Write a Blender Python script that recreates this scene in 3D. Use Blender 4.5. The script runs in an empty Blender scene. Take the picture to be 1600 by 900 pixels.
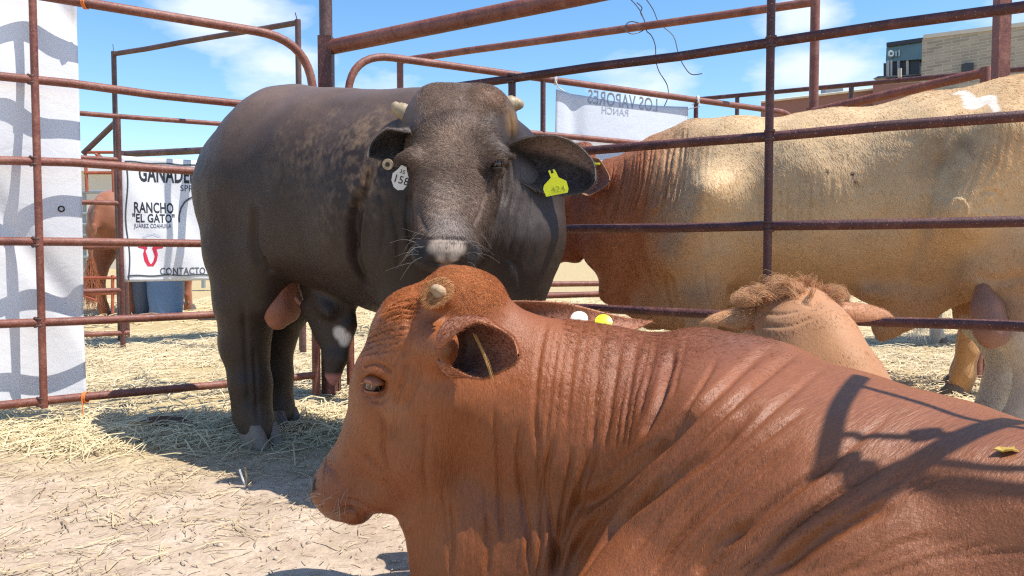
import bpy, math, random
import numpy as np
import openvdb
from mathutils import Vector
from mathutils.bvhtree import BVHTree

random.seed(7); rng = np.random.default_rng(7)
scene = bpy.context.scene
C = scene.collection
# ---------------------------------------------------------------- camera
H = 0.8; FPX = 1200.0; TH = math.atan(55 / 1200)
cam_d = bpy.data.cameras.new('camera'); cam_d.lens = 27.0; cam_d.sensor_width = 36.0
cam_d.clip_start = 0.02; cam_d.clip_end = 3000
cam = bpy.data.objects.new('camera', cam_d); C.objects.link(cam)
cam.location = (0, 0, H); cam.rotation_euler = (math.pi / 2 - TH, 0, 0)
scene.camera = cam
cT, sT = math.cos(TH), math.sin(TH)

def ray(px, py):
    x = (px - 800) / FPX; y = (450 - py) / FPX
    return np.array([x, cT + y * sT, -sT + y * cT])
def P(px, py, Y):
    d = ray(px, py)
    return np.array([0, 0, H]) + d * (Y / d[1])
def G(px, py, z=0.0):
    d = ray(px, py)
    return np.array([0, 0, H]) + d * ((z - H) / d[2])

# ---------------------------------------------------------------- light
SUN_EL, SUN_AZ = 61.0, 111.0            # azimuth measured clockwise from +Y (away from the camera)
el, az = math.radians(SUN_EL), math.radians(SUN_AZ)
SUN = np.array([math.cos(el) * math.sin(az), math.cos(el) * math.cos(az), math.sin(el)])
sun_d = bpy.data.lights.new('sun', 'SUN'); sun_d.energy = 4.8; sun_d.angle = math.radians(0.36)
sun_d.color = (1.0, 0.955, 0.88)
sun = bpy.data.objects.new('sun', sun_d); C.objects.link(sun)
sun.rotation_euler = Vector(-SUN).to_track_quat('-Z', 'Y').to_euler()
W = bpy.data.worlds.new('World'); scene.world = W; W.use_nodes = True
nt = W.node_tree; N = nt.nodes; L = nt.links
bg = N['Background']; bg.inputs['Strength'].default_value = 0.125
sky = N.new('ShaderNodeTexSky'); sky.sky_type = 'NISHITA'; sky.sun_disc = False
sky.sun_elevation = el; sky.sun_rotation = az
sky.altitude = 300; sky.air_density = 1.1; sky.dust_density = 0.6; sky.ozone_density = 1.6
hsv = N.new('ShaderNodeHueSaturation'); hsv.inputs['Saturation'].default_value = 1.27
hsv.inputs['Value'].default_value = 1.28
L.new(sky.outputs[0], hsv.inputs['Color'])
geo = N.new('ShaderNodeTexCoord')
def vm(op, a, b=None):
    n = N.new('ShaderNodeVectorMath'); n.operation = op
    for i, q in enumerate((a, b)):
        if q is None: continue
        if isinstance(q, bpy.types.NodeSocket): L.new(q, n.inputs[i])
        else: n.inputs[i].default_value = q
    return n
def mt(op, a, b=None, c=None, clamp=False):
    n = N.new('ShaderNodeMath'); n.operation = op; n.use_clamp = clamp
    for i, q in enumerate((a, b, c)):
        if q is None: continue
        if isinstance(q, bpy.types.NodeSocket): L.new(q, n.inputs[i])
        else: n.inputs[i].default_value = q
    return n.outputs[0]
dirn = vm('NORMALIZE', geo.outputs['Generated']).outputs['Vector']
mp = N.new('ShaderNodeMapping'); mp.inputs['Scale'].default_value = (1, 1, 2.6); L.new(dirn, mp.inputs['Vector'])
nz = N.new('ShaderNodeTexNoise'); nz.inputs['Scale'].default_value = 5.5; nz.inputs['Detail'].default_value = 7
nz.inputs['Roughness'].default_value = 0.6; L.new(mp.outputs[0], nz.inputs['Vector'])
cover = None
for (px, py, rad, amp) in [(345, 15, .115, .95), (435, 100, .085, .55), (262, 70, .05, .3), (338, 96, .03, .25), (1290, 115, .12, .75), (1255, 20, .08, .8),
                           (1010, 150, .11, .55), (1560, 20, .10, .45), (590, 165, .1, .35), (-200, 80, .2, .8), (1900, 60, .25, .8), (800, -500, .4, .7)]:
    d = ray(px, py); d = d / np.linalg.norm(d)
    df = vm('SUBTRACT', dirn, tuple(d)).outputs['Vector']
    sc_ = vm('MULTIPLY', df, (1, 1, 1.8)).outputs['Vector']
    ln = vm('LENGTH', sc_).outputs['Value']
    g = mt('MULTIPLY', mt('SUBTRACT', 1.0, mt('DIVIDE', ln, rad), None, True), amp)
    cover = g if cover is None else mt('MAXIMUM', cover, g)
dens = mt('MULTIPLY', mt('SUBTRACT', mt('ADD', mt('MULTIPLY', cover, 0.75), nz.outputs['Fac']), 0.64), 3.4, None, True)
dens = mt('MULTIPLY', dens, 0.75)
cm = N.new('ShaderNodeMix'); cm.data_type = 'RGBA'; L.new(dens, cm.inputs['Factor'])
L.new(hsv.outputs[0], cm.inputs['A']); cm.inputs['B'].default_value = (6.6, 6.9, 7.4, 1)
L.new(cm.outputs['Result'], bg.inputs['Color'])
vs = scene.view_settings; vs.view_transform = 'Standard'; vs.look = 'None'; vs.exposure = 0.45; vs.gamma = 1.0
scene.cycles.use_denoising = False; scene.cycles.use_adaptive_sampling = False; scene.cycles.sample_clamp_indirect = 4.0; scene.cycles.pixel_filter_type = 'BLACKMAN_HARRIS'; scene.cycles.filter_width = 1.25
scene.cycles.max_bounces = 6; scene.cycles.diffuse_bounces = 4

# ---------------------------------------------------------------- object helpers
GROUPS = {'livestock_panel': 'pipe panels fencing the cattle pens', 'gate_frame': 'tall pipe gate frames', 'plastic_tub': 'plastic tubs below the ranch banner', 'standing_cow': 'cattle standing in the farther pens', 'standing_bull': 'bulls standing in the pens'}
def meta(o, label=None, cat=None, group=None, kind=None):
    if label: o['label'] = label
    if cat: o['category'] = cat
    if group: o['group'] = group
    if kind: o['kind'] = kind
    return o
def thing(name, label, cat, loc=(0, 0, 0), group=None):
    o = bpy.data.objects.new(name, None); C.objects.link(o); o.location = tuple(loc); o.empty_display_size = .1
    return meta(o, label, cat, group or GROUPS.get(name))
def link(name, me, mat, parent=None, smooth=True):
    """mesh data is in world coordinates; the parent empty sits unrotated at its base"""
    o = bpy.data.objects.new(name, me); C.objects.link(o)
    if mat is not None:
        me.materials.clear(); me.materials.append(mat)
    if smooth: me.polygons.foreach_set('use_smooth', np.ones(len(me.polygons), bool))
    if parent is not None:
        o.parent = parent
        bpos = Vector((0, 0, 0)); q = parent
        while q is not None: bpos += Vector(q.location); q = q.parent
        o.location = -bpos
    return o
def mesh(name, v, f, attrs=None):
    me = bpy.data.meshes.new(name)
    me.from_pydata([tuple(map(float, p)) for p in v], [], [tuple(map(int, q)) for q in f]); me.update()
    return me
def mesh_np(name, v, quads):
    me = bpy.data.meshes.new(name); v = np.asarray(v, np.float32); quads = np.asarray(quads, np.int32)
    k = quads.shape[1]
    me.vertices.add(len(v)); me.vertices.foreach_set('co', v.ravel())
    me.loops.add(quads.size); me.loops.foreach_set('vertex_index', quads.ravel())
    me.polygons.add(len(quads)); me.polygons.foreach_set('loop_start', np.arange(0, quads.size, k, dtype=np.int32))
    me.update(calc_edges=True); me.validate()
    return me
def set_col(me, col, name='col'):
    a = me.color_attributes.new(name, 'FLOAT_COLOR', 'POINT')
    c = np.ones((len(me.vertices), 4), np.float32); c[:, :3] = col; a.data.foreach_set('color', c.ravel())

class MB:
    def __init__(s): s.v = []; s.f = []
    def box(s, c, d, R=None):
        n = len(s.v)
        for z in (-1, 1):
            for y in (-1, 1):
                for x in (-1, 1):
                    p = np.array([x * d[0] / 2, y * d[1] / 2, z * d[2] / 2])
                    if R is not None: p = R @ p
                    s.v.append(np.array(c) + p)
        for q in ((0, 2, 3, 1), (4, 5, 7, 6), (0, 1, 5, 4), (2, 6, 7, 3), (0, 4, 6, 2), (1, 3, 7, 5)): s.f.append([n + i for i in q])
        return s
    def tube(s, pts, r, n=14, caps=True, up=(0, 0, 1)):
        pts = [np.array(p, float) for p in pts]; base = len(s.v); k = len(pts)
        rr = r if hasattr(r, '__len__') else [r] * k
        prev = None
        for i, p in enumerate(pts):
            t = pts[min(i + 1, k - 1)] - pts[max(i - 1, 0)]; t = t / (np.linalg.norm(t) + 1e-9)
            if prev is None:
                a = np.array(up, float)
                if abs(t @ a) > .9: a = np.array([1., 0, 0])
            else: a = prev
            a = a - t * (a @ t); a /= np.linalg.norm(a) + 1e-9; prev = a
            b = np.cross(t, a)
            for j in range(n):
                th = 2 * math.pi * j / n
                s.v.append(p + rr[i] * (a * math.cos(th) + b * math.sin(th)))
        for i in range(k - 1):
            for j in range(n):
                s.f.append([base + i * n + j, base + i * n + (j + 1) % n, base + (i + 1) * n + (j + 1) % n, base + (i + 1) * n + j])
        if caps:
            s.f.append([base + j for j in range(n)][::-1]); s.f.append([base + (k - 1) * n + j for j in range(n)])
        return s
    def build(s, name, mat, parent=None, smooth=False):
        return link(name, mesh(name, s.v, s.f), mat, parent, smooth)
def arc_corner(pts, radius, n=8):
    """round the inner corners of a polyline"""
    pts = [np.array(p, float) for p in pts]; out = [pts[0]]
    for i in range(1, len(pts) - 1):
        a, b, c = pts[i - 1], pts[i], pts[i + 1]
        u = (a - b) / np.linalg.norm(a - b); w = (c - b) / np.linalg.norm(c - b)
        p0, p1 = b + u * radius, b + w * radius
        for k in range(n + 1):
            t = k / n; out.append((1 - t) ** 2 * p0 + 2 * t * (1 - t) * b + t * t * p1)
    out.append(pts[-1]); return out
def smooth_edges(o, deg=40):
    me = o.data
    me.polygons.foreach_set('use_smooth', np.ones(len(me.polygons), bool))
    me.set_sharp_from_angle(angle=math.radians(deg))

# ---------------------------------------------------------------- materials
def mat_new(name):
    m = bpy.data.materials.new(name); m.use_nodes = True
    nt = m.node_tree
    return m, nt, nt.nodes['Principled BSDF']
def nd(nt, typ, **kw):
    n = nt.nodes.new(typ)
    for k, v in kw.items():
        if k in n.inputs: n.inputs[k].default_value = v
        else: setattr(n, k, v)
    return n
def noise(nt, vec, scale, detail=4, rough=.55, dist=0.0):
    n = nd(nt, 'ShaderNodeTexNoise'); n.inputs['Scale'].default_value = scale; n.inputs['Detail'].default_value = detail
    n.inputs['Roughness'].default_value = rough; n.inputs['Distortion'].default_value = dist
    if vec is not None: nt.links.new(vec, n.inputs['Vector'])
    return n.outputs['Fac']
def ramp(nt, fac, stops):
    n = nd(nt, 'ShaderNodeValToRGB'); e = n.color_ramp.elements
    while len(e) < len(stops): e.new(.5)
    for i, (p, c) in enumerate(stops):
        e[i].position = p; e[i].color = (*c, 1) if len(c) == 3 else c
    nt.links.new(fac, n.inputs['Fac']); return n.outputs['Color']
def mix(nt, fac, a, b, mode='MIX'):
    n = nd(nt, 'ShaderNodeMix', data_type='RGBA'); n.blend_type = mode
    for key, q in (('Factor', fac), ('A', a), ('B', b)):
        s = [i for i in n.inputs if i.name == key and (i.type == 'RGBA' or key == 'Factor')][0]
        if isinstance(q, bpy.types.NodeSocket): nt.links.new(q, s)
        else: s.default_value = q if key == 'Factor' else (*q, 1)
    return [o for o in n.outputs if o.type == 'RGBA'][0]
def bump(nt, h, strength, dist, prev=None):
    n = nd(nt, 'ShaderNodeBump'); n.inputs['Strength'].default_value = strength; n.inputs['Distance'].default_value = dist
    nt.links.new(h, n.inputs['Height'])
    if prev is not None: nt.links.new(prev, n.inputs['Normal'])
    return n.outputs['Normal']
def pos(nt, scale=(1, 1, 1), rot=(0, 0, 0)):
    g = nd(nt, 'ShaderNodeNewGeometry'); m = nd(nt, 'ShaderNodeMapping'); m.inputs['Scale'].default_value = scale
    m.inputs['Rotation'].default_value = rot
    nt.links.new(g.outputs['Position'], m.inputs['Vector']); return m.outputs[0]

def mat_pipe(name, c1, c2, c3, rough=.42):
    m, nt, b = mat_new(name); p = pos(nt)
    f = noise(nt, p, 6, 8, .75, .8); col = ramp(nt, f, [(.32, c1), (.52, c2), (.72, c3)])
    f2 = noise(nt, p, 70, 4, .6); col = mix(nt, .35, col, ramp(nt, f2, [(.35, (.25, .2, .2)), (.7, (1.3, 1.2, 1.15))]), 'MULTIPLY')
    sp = noise(nt, p, 160, 2, .5); sm = ramp(nt, sp, [(.66, (0, 0, 0)), (.70, (1, 1, 1))])
    col = mix(nt, sm, col, (.34, .2, .15))
    nt.links.new(col, b.inputs['Base Color'])
    nt.links.new(ramp(nt, f2, [(.3, (rough - .1,) * 3), (.7, (rough + .25,) * 3)]), b.inputs['Roughness'])
    nt.links.new(bump(nt, noise(nt, p, 90, 6, .75), .8, .003), b.inputs['Normal']); return m
M = {}
M['pipe'] = mat_pipe('rusty_red_pipe', (.13, .036, .024), (.235, .078, .050), (.36, .17, .12))
M['pipe_dark'] = mat_pipe('dark_primer_pipe', (.06, .018, .016), (.105, .032, .026), (.21, .085, .06))
M['pipe_grey'] = mat_pipe('weathered_grey_brown_pipe', (.06, .03, .025), (.12, .06, .05), (.22, .13, .1))
M['pipe_orange'] = mat_pipe('orange_pipe', (.3, .07, .03), (.42, .10, .045), (.5, .2, .1))

def mat_simple(name, col, rough=.6, var=.15, scale=20, bumpd=.001, metallic=0, spec=.5):
    m, nt, b = mat_new(name); p = pos(nt); f = noise(nt, p, scale, 5, .6)
    c = mix(nt, f, tuple(x * (1 - var) for x in col), tuple(min(1, x * (1 + var)) for x in col))
    nt.links.new(c, b.inputs['Base Color']); b.inputs['Roughness'].default_value = rough; b.inputs['Metallic'].default_value = metallic
    b.inputs['Specular IOR Level'].default_value = spec
    nt.links.new(bump(nt, noise(nt, p, scale * 6, 4, .6), .4, bumpd), b.inputs['Normal']); return m
def mat_cloth(name, col):
    m, nt, b = mat_new(name); p = pos(nt)
    f = noise(nt, p, 4, 4, .6); c = mix(nt, f, tuple(x * .93 for x in col), col)
    nt.links.new(c, b.inputs['Base Color']); b.inputs['Roughness'].default_value = .75; b.inputs['Specular IOR Level'].default_value = .25
    n1 = bump(nt, noise(nt, p, 9, 4, .6, .8), .3, .012); n2 = bump(nt, noise(nt, p, 260, 2, .5), .15, .001, n1)
    nt.links.new(n2, b.inputs['Normal'])
    tr = nd(nt, 'ShaderNodeBsdfTranslucent'); tr.inputs['Color'].default_value = (*[x * .9 for x in col], 1)
    ms = nd(nt, 'ShaderNodeMixShader'); ms.inputs[0].default_value = .22
    nt.links.new(b.outputs[0], ms.inputs[1]); nt.links.new(tr.outputs[0], ms.inputs[2])
    nt.links.new(ms.outputs[0], nt.nodes['Material Output'].inputs['Surface']); return m
M['cloth'] = mat_cloth('white_banner_cloth', (.86, .86, .88))
M['cloth_blue'] = mat_cloth('pale_banner_cloth', (.78, .82, .88))
M['ink'] = mat_simple('charcoal_print', (.07, .075, .09), .7, .1)
M['ink_light'] = mat_simple('grey_print', (.22, .24, .29), .7, .1)
M['ink_ghost'] = mat_simple('print_showing_through', (.56, .59, .68), .8, .05)
M['red_ink'] = mat_simple('crimson_print', (.55, .02, .06), .7, .1)
M['yellow'] = mat_simple('yellow_plastic', (.82, .86, .02), .38, .05)
M['white_pl'] = mat_simple('worn_white_plastic', (.72, .64, .52), .5, .15, 60)
M['black'] = mat_simple('black_marker', (.03, .02, .015), .8, .1)
M['orange'] = mat_simple('orange_cord', (.75, .22, .05), .6, .2, 60)
M['string'] = mat_simple('white_string', (.75, .74, .7), .8, .1, 60)
M['wire'] = mat_simple('bare_wire', (.10, .09, .09), .45, .3, 30, metallic=.7)
M['horn'] = mat_simple('horn', (.33, .25, .15), .5, .4, 30, .002)
M['horn2'] = mat_simple('scurfy_horn', (.42, .28, .16), .7, .5, 45, .006)
M['hoof'] = mat_simple('grey_hoof', (.13, .10, .085), .6, .3, 30, .003)
M['hoof_pale'] = mat_simple('pale_hoof', (.22, .175, .14), .7, .3, 30, .003)
M['ghost2'] = mat_simple('very_faint_print', (.64, .68, .76), .8, .05)
# ================================================================ pens and banners
def lin(px, a, b):                       # perspective-correct distance along a straight fence
    t = (px - a[0]) / (b[0] - a[0]); return 1 / ((1 - t) / a[1] + t / b[1])
class Fence:
    def __init__(s, a, b): s.a, s.b = a, b
    def at(s, px, z):
        Y = lin(px, s.a, s.b); p = P(px, 395, Y); return np.array([p[0], p[1], z])
    def px_z(s, px, py):
        p = P(px, py, lin(px, s.a, s.b)); return p
def wob(a, b, n=6, amp=.004):
    a = np.array(a); b = np.array(b); out = []
    for i in range(n + 1):
        t = i / n; out.append(a * (1 - t) + b * t + rng.normal(0, amp, 3) * (0 if i in (0, n) else 1))
    return out
def pipe(parent, name, pts, r, mat, label=None, n=14):
    o = MB().tube(pts, r, n).build(name, mat, parent); smooth_edges(o)
    if label: o['label'] = label
    return o
def weld(parent, p, r, mat):
    v = MB(); k = []
    for i in range(5):
        t = -1 + i * .5; k.append((np.array(p) + np.array([0, 0, t * r * .75]), r * math.sqrt(max(.05, 1 - t * t * .8))))
    v.tube([q[0] for q in k], [q[1] for q in k], 10); o = v.build('weld', mat, parent, True); return o
ZR = [.128, .488, .848, 1.208, 1.568]

# left fence of our pen, its top rail bends down into the end upright
FL = Fence((0, 3.37), (490, 4.2))
t = thing('livestock_panel', 'six rail rusty pipe panel at left with a white banner hung behind it', 'fence panel', FL.at(245, 0))
pA, pB = FL.at(-420, 0), FL.at(490, 0)
for z in ZR:
    q = FL.at(487, z); pipe(t, 'rail', wob([pA[0], pA[1], z], q), .0195, M['pipe'])
top = [np.array([pA[0], pA[1], 1.945]), FL.at(492, 1.945), FL.at(492, 0.02)]
pipe(t, 'bent_top_rail', arc_corner(top, .30, 10)[:-1] + [FL.at(492, 1.3), FL.at(492, .02)], .023, M['pipe'])
for px in (-330, 62):
    a = FL.at(px, .1); b = FL.at(px, 1.93); off = np.array([.006, -.01, 0])
    pipe(t, 'upright', [a + off, b + off], .016, M['pipe'])
LEFT_PANEL = t
# corner post with heavy top tube
t = thing('corner_post', 'thick square steel corner post standing behind the dark bull', 'post', P(512, 395, 4.28) * [1, 1, 0])
c = P(513, 395, 4.28)
o = MB().box([c[0], c[1], 1.0], [.075, .075, 1.97], ).build('post_shaft', M['pipe_dark'], t)
pipe(t, 'upper_pipe', [[c[0], c[1], 1.98], [c[0], c[1], 2.6]], .036, M['pipe_grey'])
# right fence of our pen
FR = Fence((860, 3.57), (1600, 2.6))
t = thing('livestock_panel', 'long dark red pipe panel between the red bull and the pale yellow bull', 'fence panel', FR.at(1200, 0))
for z in [.187, .547, .905, 1.262, 1.623]:
    a = FR.at(607, z); b = FR.at(2100, z); pipe(t, 'rail', wob(a, b, 9, .003), .0195, M['pipe_dark'])
for px in (607, 1200, 1900):
    pipe(t, 'upright', [FR.at(px, 0.02) + [-.005, -.008, 0], FR.at(px, 1.98 if px != 607 else 1.64) + [-.005, -.008, 0]], .0165, M['pipe_dark'])
pipe(t, 'upright', [FR.at(800, .55), FR.at(800, 1.635)], .018, M['pipe_dark'])
pipe(t, 'heavy_top_rail', wob([c[0] + .03, c[1], 1.93], FR.at(2100, 1.965), 8, .003), .041, M['pipe'])
def welds(t, F, pxs, zs, r, mat):
    bd_ = {}
    for px in pxs:
        for z in zs:
            q = F.at(px, z); v = []; k = rng.uniform(.8, 1.25)
            for sg in (-1, 1):
                m = MB(); n = 9; c_ = q + np.array([-.004, -.010, 0])
                ring = [c_ + np.array([r * 1.05 * math.cos(a_), r * .9 * math.sin(a_) , sg * (r * .98 + .002 * math.sin(5 * a_ + k))]) for a_ in np.linspace(0, 2 * math.pi, n)]
                m.tube(ring, [.0055 * k * (1 + .35 * math.sin(3.1 * i_ + k * 9)) for i_ in range(n)], 7); m.build('weld_bead', mat, t, True)
welds(t, FR, (1200, 800), [.547, .905, 1.262, 1.623], .0165, M['pipe_grey'])
welds(LEFT_PANEL, FL, (62,), [z for z in ZR], .016, M['pipe_grey'])
# far right fence behind, with rounded ends, seen over the bulls
FB = Fence((545, 4.35), (1245, 6.3))
t = thing('livestock_panel', 'pipe panel with round bent ends carrying the small pale banner', 'fence panel', FB.at(900, 0))
pts = [FB.at(546, .05), FB.at(546, 1.925), FB.at(1247, 1.925), FB.at(1247, .05)]
pipe(t, 'bent_frame', arc_corner(pts, .27, 10), .022, M['pipe'])
for z in [.16, .52, .88, 1.22, 1.57]:
    pipe(t, 'rail', wob(FB.at(560, z), FB.at(1240, z) if z != 1.57 else FB.at(1240, z), 6, .003), .0195, M['pipe'])
for px in (848, 1085): pipe(t, 'upright', [FB.at(px, .05), FB.at(px, 1.92)], .017, M['pipe_dark'])
# high gate frames
def arch(lab, a, b, z, r, mat, ends=(0, 0)):
    F = Fence(a, b); t = thing('gate_frame', lab, 'gate frame', F.at((a[0] + b[0]) / 2, 0))
    pipe(t, 'post', [F.at(a[0], ends[0]), F.at(a[0], z + r)], r, mat); pipe(t, 'post', [F.at(b[0], ends[1]), F.at(b[0], z + r)], r * 1.05, mat)
    pipe(t, 'crossbar', wob(F.at(a[0], z), F.at(b[0], z), 5, .003), r, mat); return t, F
t, F1 = arch('dark slim gate frame standing against the sky at upper left', (185, 7.05), (470, 6.1), 2.6, .022, M['pipe_grey'])
pipe(t, 'nail', [F1.at(185, 2.6), F1.at(184, 2.69)], .003, M['wire'], n=6); pipe(t, 'nail', [F1.at(470, 2.6), F1.at(466, 2.68)], .004, M['wire'], n=6)
t, F2 = arch('tall rusty gate frame with loose wire twisted round its crossbar', (627, 7.3), (1267, 5.6), 2.6, .031, M['pipe'], (0, 0))
# frame with the level bar and thick post to the right
YB = Fence((1265, 5.5), (1600, 4.6))
t = thing('livestock_panel', 'rusty panel rails right of the gate frame behind the yellow bull', 'fence panel', YB.at(1400, 0))
q0 = P(1266, 176, 5.5); q1 = P(1540, 113, 4.75)
pipe(t, 'rail', [q0, q1], .031, M['pipe'])
pipe(t, 'rail', [q0 * [1, 1, 0] + [0, 0, .7], q1 * [1, 1, 0] + [0, 0, .7]], .025, M['pipe'])
pipe(t, 'end_post', [q0 * [1, 1, 0], q0 + [0, 0, .03]], .03, M['pipe']); pipe(t, 'end_post', [q1 * [1, 1, 0], q1 + [0, 0, .03]], .03, M['pipe'])
pc = P(1555, 395, 4.5)
t = thing('steel_post', 'thick rusty steel post rising behind the yellow bull rump', 'post', pc * [1, 1, 0])
o = MB().box([pc[0], pc[1], 1.4], [.068, .068, 2.8]).build('post_shaft', M['pipe'], t)
pipe(t, 'cap_pipe', [[pc[0], pc[1], 2.79], [pc[0], pc[1], 2.86]], .03, M['pipe_grey'])
# thin far rail
YC = Fence((1080, 8.5), (1600, 6.0))
t = thing('livestock_panel', 'thin far pipe panel running in front of the brown wall', 'fence panel', YC.at(1300, 0))
for py in (153, 0):
    a = P(1090, 155, 8.3); b = P(1640, 104, 6.1)
    zz = 0 if py else -.42
    pipe(t, 'rail', [a + [0, 0, zz], b + [0, 0, zz]], .022, M['pipe_dark'])
for px in (1152, 1330):
    p_ = P(px, 150, lin(px, (1090, 8.3), (1640, 6.1))); za = P(px, 155 - (px - 1090) * .0927, p_[1])[2]
    pipe(t, 'upright', [[p_[0], p_[1], 0], [p_[0], p_[1], za]], .022, M['pipe_grey'])
# pen behind the left fence
FK = Fence((100, 6.2), (330, 6.75))
t = thing('livestock_panel', 'pipe panel behind the left fence holding the ranch banner', 'fence panel', FK.at(180, 0))
for z, e in zip([.13, .49, .85, 1.21, 1.57, 1.93], [200, 190, 190, 190, 190, 470]):
    pipe(t, 'rail', wob(FK.at(-60, z), FK.at(e, z), 5, .003), .0205, M['pipe'])
pipe(t, 'upright', [FK.at(189, 0), FK.at(189, 1.93)], .021, M['pipe_dark'])
t = thing('livestock_panel', 'orange pipe gate with a diagonal brace beside the brown cow', 'fence panel', P(160, 395, 8.2) * [1, 1, 0])
O = lambda px, py: P(px, py, 8.2)
for a, b in [((132, 238), (182, 238)), ((132, 270), (176, 270)), ((60, 460), (192, 458)), ((60, 435), (192, 434))]:
    pipe(t, 'rail', [O(*a), O(*b)], .017, M['pipe_orange'], n=8)
for a, b in [((133, 236), (136, 300)), ((176, 250), (178, 300)), ((176, 430), (176, 490))]: pipe(t, 'upright', [O(*a), O(*b)], .017, M['pipe_orange'], n=8)
pipe(t, 'brace', [O(130, 240), O(182, 190)], .03, M['pipe_grey'], n=8); pipe(t, 'brace', [O(122, 458), O(152, 470)], .015, M['pipe_orange'], n=8)
pipe(t, 'brace', [O(150, 240), O(178, 262)], .02, M['pipe_orange'], n=8)
t = thing('livestock_panel', 'top rail rising right above the ranch banner', 'fence panel', P(240, 395, 7.0) * [1, 1, 0])
pipe(t, 'rail', [P(190, 241, 7.3), P(470, 228, 6.0)], .03, M['pipe_grey'])
for px, Y in ((192, 7.25), (470, 6.0)): pipe(t, 'upright', [P(px, 241, Y) * [1, 1, 0], P(px, 236, Y)], .025, M['pipe_grey'])

# low rails of the pen beyond the yellow bull (seen under its jaw)
t = thing('livestock_panel', 'low rusty rails of the pen seen below the brown muzzle', 'fence panel', P(900, 395, 7.6) * [1, 1, 0])
for py in (447, 464): pipe(t, 'rail', [P(560, py, 7.4), P(1150, py - 6, 8.0)], .028, M['pipe'])
for px in (600, 1120): pipe(t, 'upright', [P(px, 395, 7.7) * [1, 1, 0], P(px, 300, 7.7)], .025, M['pipe'])

# small posts near the corner, below the sheath
for px, py, w, lab in ((490, 500, .05, None), (521, 470, .062, 'short rusty post just left of the red bull brow'), (549, 560, .02, 'thin rusty bar between the post and the red bull brow')):
    if lab is None: continue
    g = P(px, 395, 4.35); t = meta(MB().box([g[0], g[1], .55], [w, w * .8, 1.1]).build('short_post' if w > .03 else 'thin_bar', M['pipe_dark']), lab, 'post')

# ---------------------------------------------------------------- cloth sheets
def sheet(F, px0, px1, ztop, zbot, nx, nz, off, folds, name, mat, parent, sag=0):
    """off: metres behind the fence"""
    a = F.at(px0, 0); b = F.at(px1, 0); d = (b - a); ln = np.linalg.norm(d); d /= ln; n = np.array([-d[1], d[0], 0])
    if n[1] < 0: n = -n
    v = []; f = []
    for j in range(nz + 1):
        for i in range(nx + 1):
            u = i / nx; w = j / nz
            zt = ztop(u) if callable(ztop) else ztop; zb = zbot(u) if callable(zbot) else zbot
            p = a + d * ln * u; p[2] = zt * (1 - w) + zb * w
            p = p + n * (off + folds(u, w)); v.append(p)
    for j in range(nz):
        for i in range(nx):
            k = j * (nx + 1) + i; f.append([k, k + 1, k + nx + 2, k + nx + 1])
    o = link(name, mesh(name, v, f), mat, parent)
    so = o.modifiers.new('thick', 'SOLIDIFY'); so.thickness = .0015; so.offset = 0
    def on(w, gap=.0025):
        """move points (metres off the nominal plane kept out) onto the cloth surface, just in front of it"""
        w = np.array(w, float); out = []
        for p in w:
            u = min(1, max(0, float((p - a)[:2] @ d[:2]) / ln)); zt = ztop(u) if callable(ztop) else ztop; zb = zbot(u) if callable(zbot) else zbot
            q = (zt - p[2]) / (zt - zb); base = a + d * (u * ln); base[2] = p[2]; out.append(base + n * (off + folds(u, q) - gap))
        return np.array(out)
    return o, a, d, n, ln, on
def big_folds(u, w):
    u = u * 1.0; e2 = .010 * math.sin(34 * (u * .8 + w * .35)) * math.exp(-w * 1.5)
    s = .020 * math.sin(3.1 * u + 5.5 * w + .7) + .010 * math.sin(9 * u - 7 * w) + .012 * math.sin(17 * u + 11 * w + 1) + .05 * w * math.sin(2.2 * u + 1) + e2
    for k, x0 in enumerate((.1, .45, .85)):       # tension creases from the tied corners
        e = (w - (u - x0) * (.9 if k != 1 else -1.1)); s += .022 * math.exp(-(e / .05) ** 2)
    return s
t = thing('white_banner', 'large blank white cloth banner tied behind the left pipe panel', 'banner', FL.at(60, 0))
a0 = FL.at(-60, 0)
banner, ba, bd, bn, bl, bon = sheet(FL, -420, 134, lambda u: 2.12 + .02 * math.sin(6 * u), lambda u: .10 + .02 * math.sin(5 * u), 90, 60, .10, big_folds, 'cloth', M['cloth'], t)
def tie(parent, p, r, mat, name='tie'):
    pts = [np.array(p) + [0, r * math.cos(a_), r * math.sin(a_)] for a_ in np.linspace(0, 2 * math.pi, 13)]
    for k in range(3):
        pipe(parent, name, [q + [k * .006, 0, 0] for q in pts], .0028, mat, n=6)
tie(t, FL.at(141, 1.945), .028, M['orange']); tie(t, FL.at(126, .128), .025, M['orange'])
pipe(t, 'tie', [FL.at(126, .14) + [0, -.024, 0], FL.at(126, .05) + [.01, -.03, 0]], .003, M['orange'], n=6)
# eyelet
e = FL.px_z(99, 325); ring = [p_ - bn * .002 for p_ in bon([e + (bd * math.cos(q) + np.array([0, 0, 1]) * math.sin(q)) * .012 for q in np.linspace(0, 2 * math.pi, 17)])]
pipe(t, 'eyelet', ring, .003, M['black'], n=6)

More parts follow.
